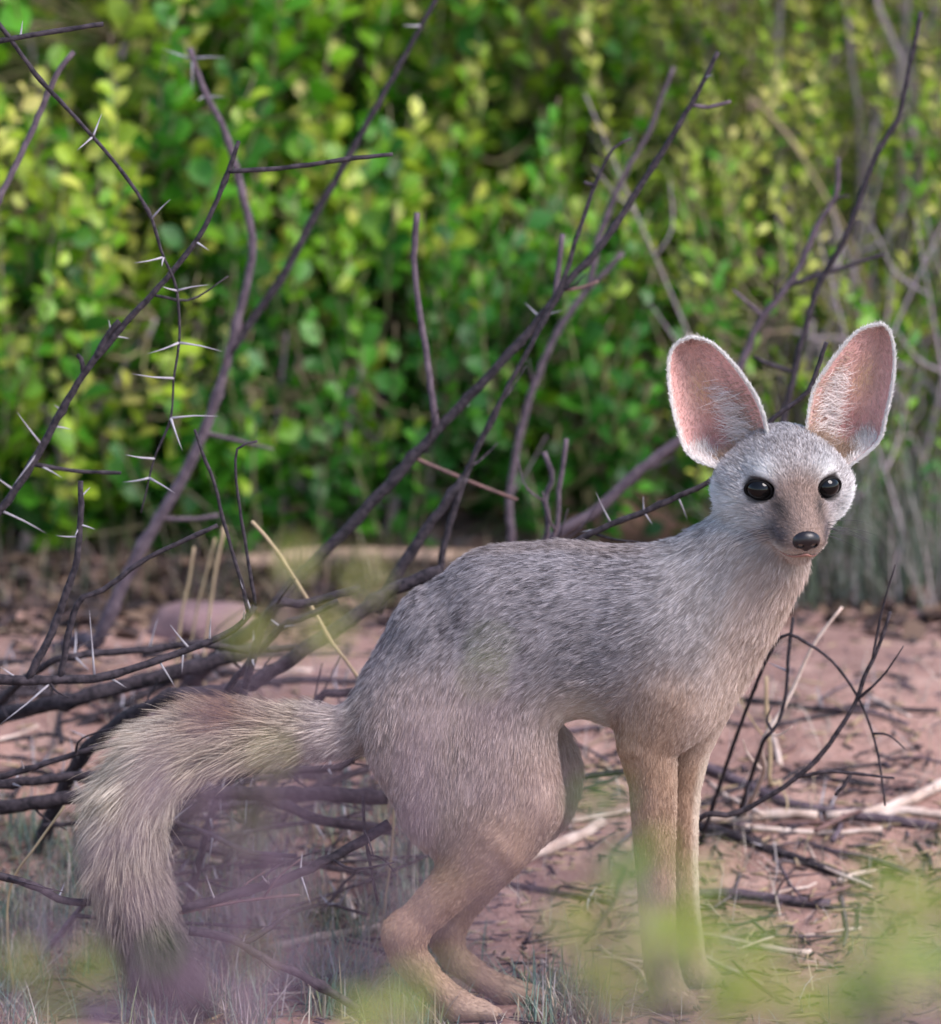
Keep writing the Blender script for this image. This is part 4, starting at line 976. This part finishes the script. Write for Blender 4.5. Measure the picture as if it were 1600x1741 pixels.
# grey stems and fine weeds by the right-hand shrubs
for k in range(15):
    px = RNG.uniform(1230, 1620); y0 = RNG.uniform(820, 1010); Y = RNG.uniform(.8, 1.2); L = RNG.uniform(350, 800); lean = RNG.uniform(-.45, .45)
    pts = [(px, y0), (px + lean * L * .4 + RNG.normal(0, 14), y0 - L * .4), (px + lean * L, y0 - L)]
    branch('thin bare grey stem standing among the right-hand olive shrubs', pts, Y, (RNG.uniform(3.2, 5.5), 1.8), 'w', root=(px, Y), name='bare_stick', cat='stick', group='bare grey stems in the olive shrubs', fine=3)
for k in range(9):
    px = RNG.uniform(470, 880); Y = RNG.uniform(.95, 1.25); L = RNG.uniform(180, 420); y0 = 985
    branch('bare purplish stem in the dark hollow under the shrubs', [(px, y0), (px + RNG.normal(0, 30), y0 - L * .5), (px + RNG.normal(0, 70), y0 - L)], Y, (RNG.uniform(6, 11), 4), 'g', root=(px, Y), name='bare_stick', cat='stick', group='bare stems in the dark hollow')

def blades(name, n, place, Lr, W, m, label, lean=.45, seed=1, curve=.5):
    r = np.random.default_rng(seed); V, F, C = [], [], []
    P_, S_, C_ = place(r, n)
    for k in range(n):
        p, sc_, col = P_[k], S_[k], C_[k]; L = r.uniform(*Lr) * sc_; a = r.uniform(0, 6.28); d = np.array([math.cos(a), math.sin(a), 0]); le = abs(r.normal(0, lean)); w = np.array([-d[1], d[0], 0]) * W * r.uniform(.6, 1.3)
        o = len(V); prev = None
        for i, t in enumerate((0, .4, .75)):
            c = p + d * L * (le * t + curve * le * t * t) + np.array([0, 0, L * t * (1 - .35 * le * t)]); ww = w * (1 - .55 * t); V += [c - ww, c + ww]
        c = p + d * L * (le + curve * le) + np.array([0, 0, L * (1 - .35 * le)]); V.append(c); F += [(o, o + 1, o + 3, o + 2), (o + 2, o + 3, o + 5, o + 4), (o + 4, o + 5, o + 6)]; C += [col] * 7
    me = mesh_from(name, V, F); set_col(me, 'leaf_color', np.array(C)); me.materials.append(m); ob = link(bpy.data.objects.new(name, me)); tag(ob, label, 'grass', kind='stuff'); return ob
m_blade = mat('grass_blade', rough=.6, spec=.25, attr='leaf_color', translucent=.2)
tuft = [(RNG.uniform(-60, 760), 1390 + 360 * RNG.random() ** .75) for _ in range(150)] + [(930, 1735), (985, 1725), (905, 1700), (950, 1690), (300, 1640), (80, 1600), (560, 1560), (1010, 1738)] * 2
tuft3 = on_ground_n(*np.array(tuft, float).T)
GREENS = [(.13, .21, .15), (.12, .20, .18), (.20, .26, .20), (.22, .25, .13)]; DRY = [(.40, .32, .22), (.46, .40, .33), (.30, .24, .19), (.42, .37, .36)]
def pick(r, n, cols, lo=.7, hi=1.2): return np.array(cols)[r.integers(0, len(cols), n)] * r.uniform(lo, hi, (n, 1))
def pl_grass(r, n):
    p = tuft3[r.integers(0, len(tuft3), n)] + np.c_[r.normal(0, .012, (n, 2)), np.zeros(n)]; p[:, 2] = gz(p[:, 0], p[:, 1]) - .001
    return p, r.uniform(.6, 1.2, n), np.where(r.random((n, 1)) < .6, pick(r, n, GREENS), pick(r, n, DRY))
def area(x0, x1, y0, y1, cols, lo, hi, s=(.5, 1.3)):
    return lambda r, n: (on_ground_n(r.uniform(x0, x1, n), r.uniform(y0, y1, n)), r.uniform(*s, n), pick(r, n, cols, lo, hi))
blades('grass', 8000, pl_grass, (.012, .046), .0006, m_blade, 'thin blue-green and dry grass growing under and around the tail', .55, 2)
pl_dry = area(-350, 1950, 1120, 1850, DRY, .5, 1.1)
blades('dry_grass', 4200, pl_dry, (.01, .03), .00045, m_blade, 'scattered dry grass bits on the red sand', 1.6, 3)
pl_fine = area(1300, 1660, 940, 1040, [(.13, .16, .12), (.20, .21, .17), (.10, .13, .08), (.24, .2, .19)], .7, 1.2)
blades('weeds', 800, pl_fine, (.04, .15), .0010, m_blade, 'fine grey-green wiry weeds at the foot of the right-hand shrub', .35, 4)
pl_weed2 = area(-60, 1300, 940, 1045, [(.10, .085, .06), (.16, .11, .10), (.07, .08, .045), (.2, .16, .1)], .6, 1.1, (.3, 1))
blades('undergrowth', 900, pl_weed2, (.02, .07), .0010, m_blade, 'dry brownish undergrowth along the foot of the shrubs', .5, 6)
# dark leaf mat added to stand in for the shade under the shrubs
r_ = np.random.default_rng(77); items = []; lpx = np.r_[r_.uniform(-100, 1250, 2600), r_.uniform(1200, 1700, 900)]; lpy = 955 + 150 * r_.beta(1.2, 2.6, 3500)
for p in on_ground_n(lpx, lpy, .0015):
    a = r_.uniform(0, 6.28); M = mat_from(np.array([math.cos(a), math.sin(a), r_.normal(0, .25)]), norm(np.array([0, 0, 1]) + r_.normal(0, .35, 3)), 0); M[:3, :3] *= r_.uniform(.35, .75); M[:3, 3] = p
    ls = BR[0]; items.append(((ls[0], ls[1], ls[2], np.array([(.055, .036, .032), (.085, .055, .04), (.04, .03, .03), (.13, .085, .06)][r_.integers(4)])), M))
m_shade_leaf = mat('shade_leaf', rough=.85, spec=.15, attr='leaf_color')
tag(join_leaves('shade_leaf_mat', items, None, m_shade_leaf), 'dark brown leaves added to stand in for the shade along the foot of the shrubs', 'litter')
# litter: chips, twigs and crumbs lying about
tubes = []; lp = on_ground_n(RNG.uniform(-400, 2000, 5200), np.where(np.arange(5200) % 3, RNG.uniform(1010, 1860, 5200), RNG.uniform(1300, 1860, 5200)), .0008)
for k in range(5200):
    p = lp[k]; a = RNG.uniform(0, 6.28); L = RNG.uniform(.004, .03) * (1 if k % 4 else 1.8); d = np.array([math.cos(a), math.sin(a), RNG.normal(.05, .12)])
    tubes.append(tube(np.array([p - d * L / 2, p + RNG.normal(0, L * .06, 3), p + d * L / 2]), np.array([.8, 1, .5]) * RNG.uniform(.0005, .0014), 5))
k3 = len(tubes) // 3
for nm, sl_, m in (('litter', slice(0, k3), m_bark), ('litter', slice(k3, 2 * k3), m_grey), ('litter', slice(2 * k3, None), m_straw)):
    tag(join_tubes(nm, tubes[sl_], m), {'dark_bark': 'dark bark crumbs and broken twiglets strewn on the sand', 'grey_bark': 'grey broken twiglets strewn on the sand', 'dry_straw': 'straw-coloured bits strewn on the sand'}[m.name], 'litter')
# fallen twigs that can be told apart
for k in range(130):
    px, py = RNG.uniform(-40, 1640), RNG.uniform(1130, 1700)
    p = on_ground(px, py, .002); a = RNG.uniform(0, 6.28); L = RNG.uniform(.03, .11); d = np.array([math.cos(a), math.sin(a) * 1.3, RNG.uniform(0, .12)])
    pts = resample(np.array([p - d * L / 2, p + RNG.normal(0, L * .06, 3) * [1, 1, .3] + [0, 0, .002], p + d * L / 2]), 12); pts[:, 2] = np.maximum(pts[:, 2], gz(pts[:, 0], pts[:, 1]) + .0008)
    V, F = tube(pts, np.linspace(1.2, .7, 12) * RNG.uniform(.0009, .0022), 7, .12); tag(mobj('fallen_twig', V, F, [m_bark, m_grey, m_red, m_pale][k % 4]), ['black', 'grey', 'reddish', 'bleached'][k % 4] + ' broken twig lying loose on the sandy ground', 'twig', ['black', 'grey', 'reddish', 'bleached'][k % 4] + ' loose twigs on the ground')

# ------------------------------------------------------------------ out-of-focus plants between the camera and the fox
FY = -2.9
m_fstem = mat('purple_stem', (.135, .085, .12), rough=.8, noise=(60, (.21, .14, .17), .2))
FLEAF = leaf_set(.021, .0135, 'spoon', .62)
def sprig(label, tips, rootpx, Y=FY, nl=9, age=(2.8, 5.0), spread=40, name='leafy_sprig', rs=(3.2, 1.2), lsc=(.7, 1.1)):
    x = P(rootpx, 1700, Y)[0]; b = np.array([x, Y, float(gz(x, Y))]); e = empty(name, b); tag(e, label, 'plant', 'blurred plants in the foreground')
    for (px, py) in tips:
        t = P(px, py, Y + RNG.uniform(-.12, .12)); mid = b * .35 + t * .65 + np.array([RNG.normal(0, .02), RNG.normal(0, .03), 0]); c = resample(np.array([b + np.r_[RNG.normal(0, .01, 2), -.005], mid, t]), 22)
        V, F = tube(c, np.linspace(rs[0], rs[1], 22) * S, 6, .1); mobj('stem', V, F, m_fstem, e)
        for k in range(nl):
            p = c[-1] + RNG.normal(0, spread * S * .7, 3) * np.array([1, 1, .8]); a = c[-1 - RNG.integers(0, 3)]
            d = norm(p - a + np.array([0, 0, .004])); M = mat_from(norm(d + RNG.normal(0, .4, 3)), norm(np.array([0, -1, .5]) + RNG.normal(0, .5, 3)), RNG.normal(0, .5)); M[:3, :3] *= RNG.uniform(*lsc); M[:3, 3] = p - M[:3, 1] * .008
            ls = FLEAF[int(np.clip(RNG.uniform(*age), 0, 5))]; o = bpy.data.objects.new('leaf', ls[0]); link(o, e); o.matrix_basis = Matrix(M.tolist())
            V, F = tube(np.array([a, (a + p) / 2, M[:3, 3]]), [.0006, .0005, .0004], 4); mobj('leaf_stalk', V, F, m_fstem, e)
    return e
sprig('blurred yellow-green leafy sprig covering the fox\'s front paws', [(985, 1575), (1060, 1620), (1120, 1560), (1175, 1600), (1215, 1650), (1110, 1680), (1010, 1650), (1160, 1540)], 1100, nl=8)
sprig('blurred green sprig with one leaf standing beside the near front leg', [(1040, 1375), (1095, 1470), (1050, 1490)], 1060, nl=3, spread=18, age=(1.6, 3.2))
sprig('blurred broad yellow-green plant on the sand ahead of the fox', [(1290, 1700), (1370, 1720), (1440, 1690), (1330, 1655), (1240, 1730), (1480, 1740)], 1350, nl=8)
sprig('blurred tall yellow-green plant by the bleached roots', [(1530, 1500), (1580, 1560), (1500, 1640), (1560, 1660), (1600, 1700), (1610, 1480), (1480, 1720), (1540, 1600), (1590, 1640)], 1560, nl=9)
sprig('blurred yellow leafy sprig below the hind foot', [(685, 1708), (640, 1735), (715, 1738)], 660, nl=4, spread=22)
sprig('blurred bright green leaf cluster at the dark tail tip', [(268, 1620)], 250, nl=2, spread=10, age=(2, 3), lsc=(.5, .75))
sprig('blurred olive leaves on a thin stem over the upper tail', [(470, 1285), (455, 1365)], 480, nl=2, spread=11, age=(4, 5.6), lsc=(.45, .7))
sprig('blurred olive leaves over the tail bend', [(305, 1375)], 330, nl=2, spread=11, age=(4, 5.6), lsc=(.45, .7))
sprig('blurred pair of olive leaf tips over the brush pile', [(440, 1092), (555, 1082)], 520, nl=3, spread=16, age=(4, 5.6))
sprig('blurred olive leaf tip before the stout black bough', [(610, 985), (510, 965)], 600, nl=2, spread=12, age=(4, 5.6))
sprig('blurred yellow leaf tip over the fox\'s flank', [(852, 1100), (815, 1152)], 830, nl=1, spread=6, age=(3.4, 4.8), lsc=(.5, .62))
sprig('blurred olive leaves low in the grass inside the tail curve', [(490, 1545), (415, 1620), (430, 1420)], 440, nl=2, spread=14, age=(3.2, 5.2), lsc=(.5, .8))
sprig('blurred yellowish leaves at the bottom left corner', [(105, 1722), (40, 1640), (180, 1640)], 90, nl=4, spread=20, age=(3.4, 5.2))
sprig('blurred olive sprig in front of the far hind foot', [(800, 1650)], 810, nl=2, spread=16, age=(3.6, 5.2))
def veil(label, rootpx, tips, Y, nsub=5, sub=150):
    x = P(rootpx, 1700, Y)[0]; b = np.array([x, Y, float(gz(x, Y))]); e = empty('bare_bush', b); tag(e, label, 'bush', 'blurred purple bushes in the foreground')
    for (px, py) in tips:
        t = P(px, py, Y + RNG.uniform(-.15, .15)); c = resample(np.array([b + np.r_[RNG.normal(0, .012, 2), -.005], b * .4 + t * .6 + np.r_[RNG.normal(0, .03, 2), 0], t]), 30); V, F = tube(c, np.linspace(4.2, 2.2, 30) * S, 6, .15); st = mobj('stem', V, F, m_fstem, e)
        for k in range(nsub):
            a = c[RNG.integers(17, 30)]; d = norm(np.array([RNG.normal(0, 1), RNG.normal(0, .6), RNG.uniform(-.2, 1)])); L = RNG.uniform(.4, 1) * sub * S
            V, F = tube(resample(np.array([a, a + d * L * .5 + RNG.normal(0, L * .08, 3), a + d * L]), 8), np.linspace(3.6, 2.0, 8) * S, 5, .2); mobj('twig', V, F, m_fstem, st)
veil('blurred bare purple bush veiling the lower tail and bottom left grass', 180, [(60, 1500), (150, 1430), (240, 1380), (320, 1450), (100, 1620), (250, 1560), (340, 1600), (180, 1680), (20, 1680), (420, 1680), (380, 1330)], -2.7, 8)
veil('blurred bare purple bush veiling the tail bend and tail base', 420, [(250, 1260), (350, 1240), (440, 1290), (560, 1260), (480, 1400)], -3.0, 6, 140)
veil('blurred bare purple bush veiling the fox\'s thigh and hind shin', 720, [(640, 1400), (700, 1260), (760, 1440), (830, 1500), (880, 1330), (720, 1200), (930, 1300)], -2.8, 6, 140)
veil('blurred bare purple bush before the front legs and sand', 1250, [(1130, 1480), (1240, 1560), (1340, 1580), (1420, 1620), (1080, 1560), (1480, 1500)], -2.8, 6, 140)
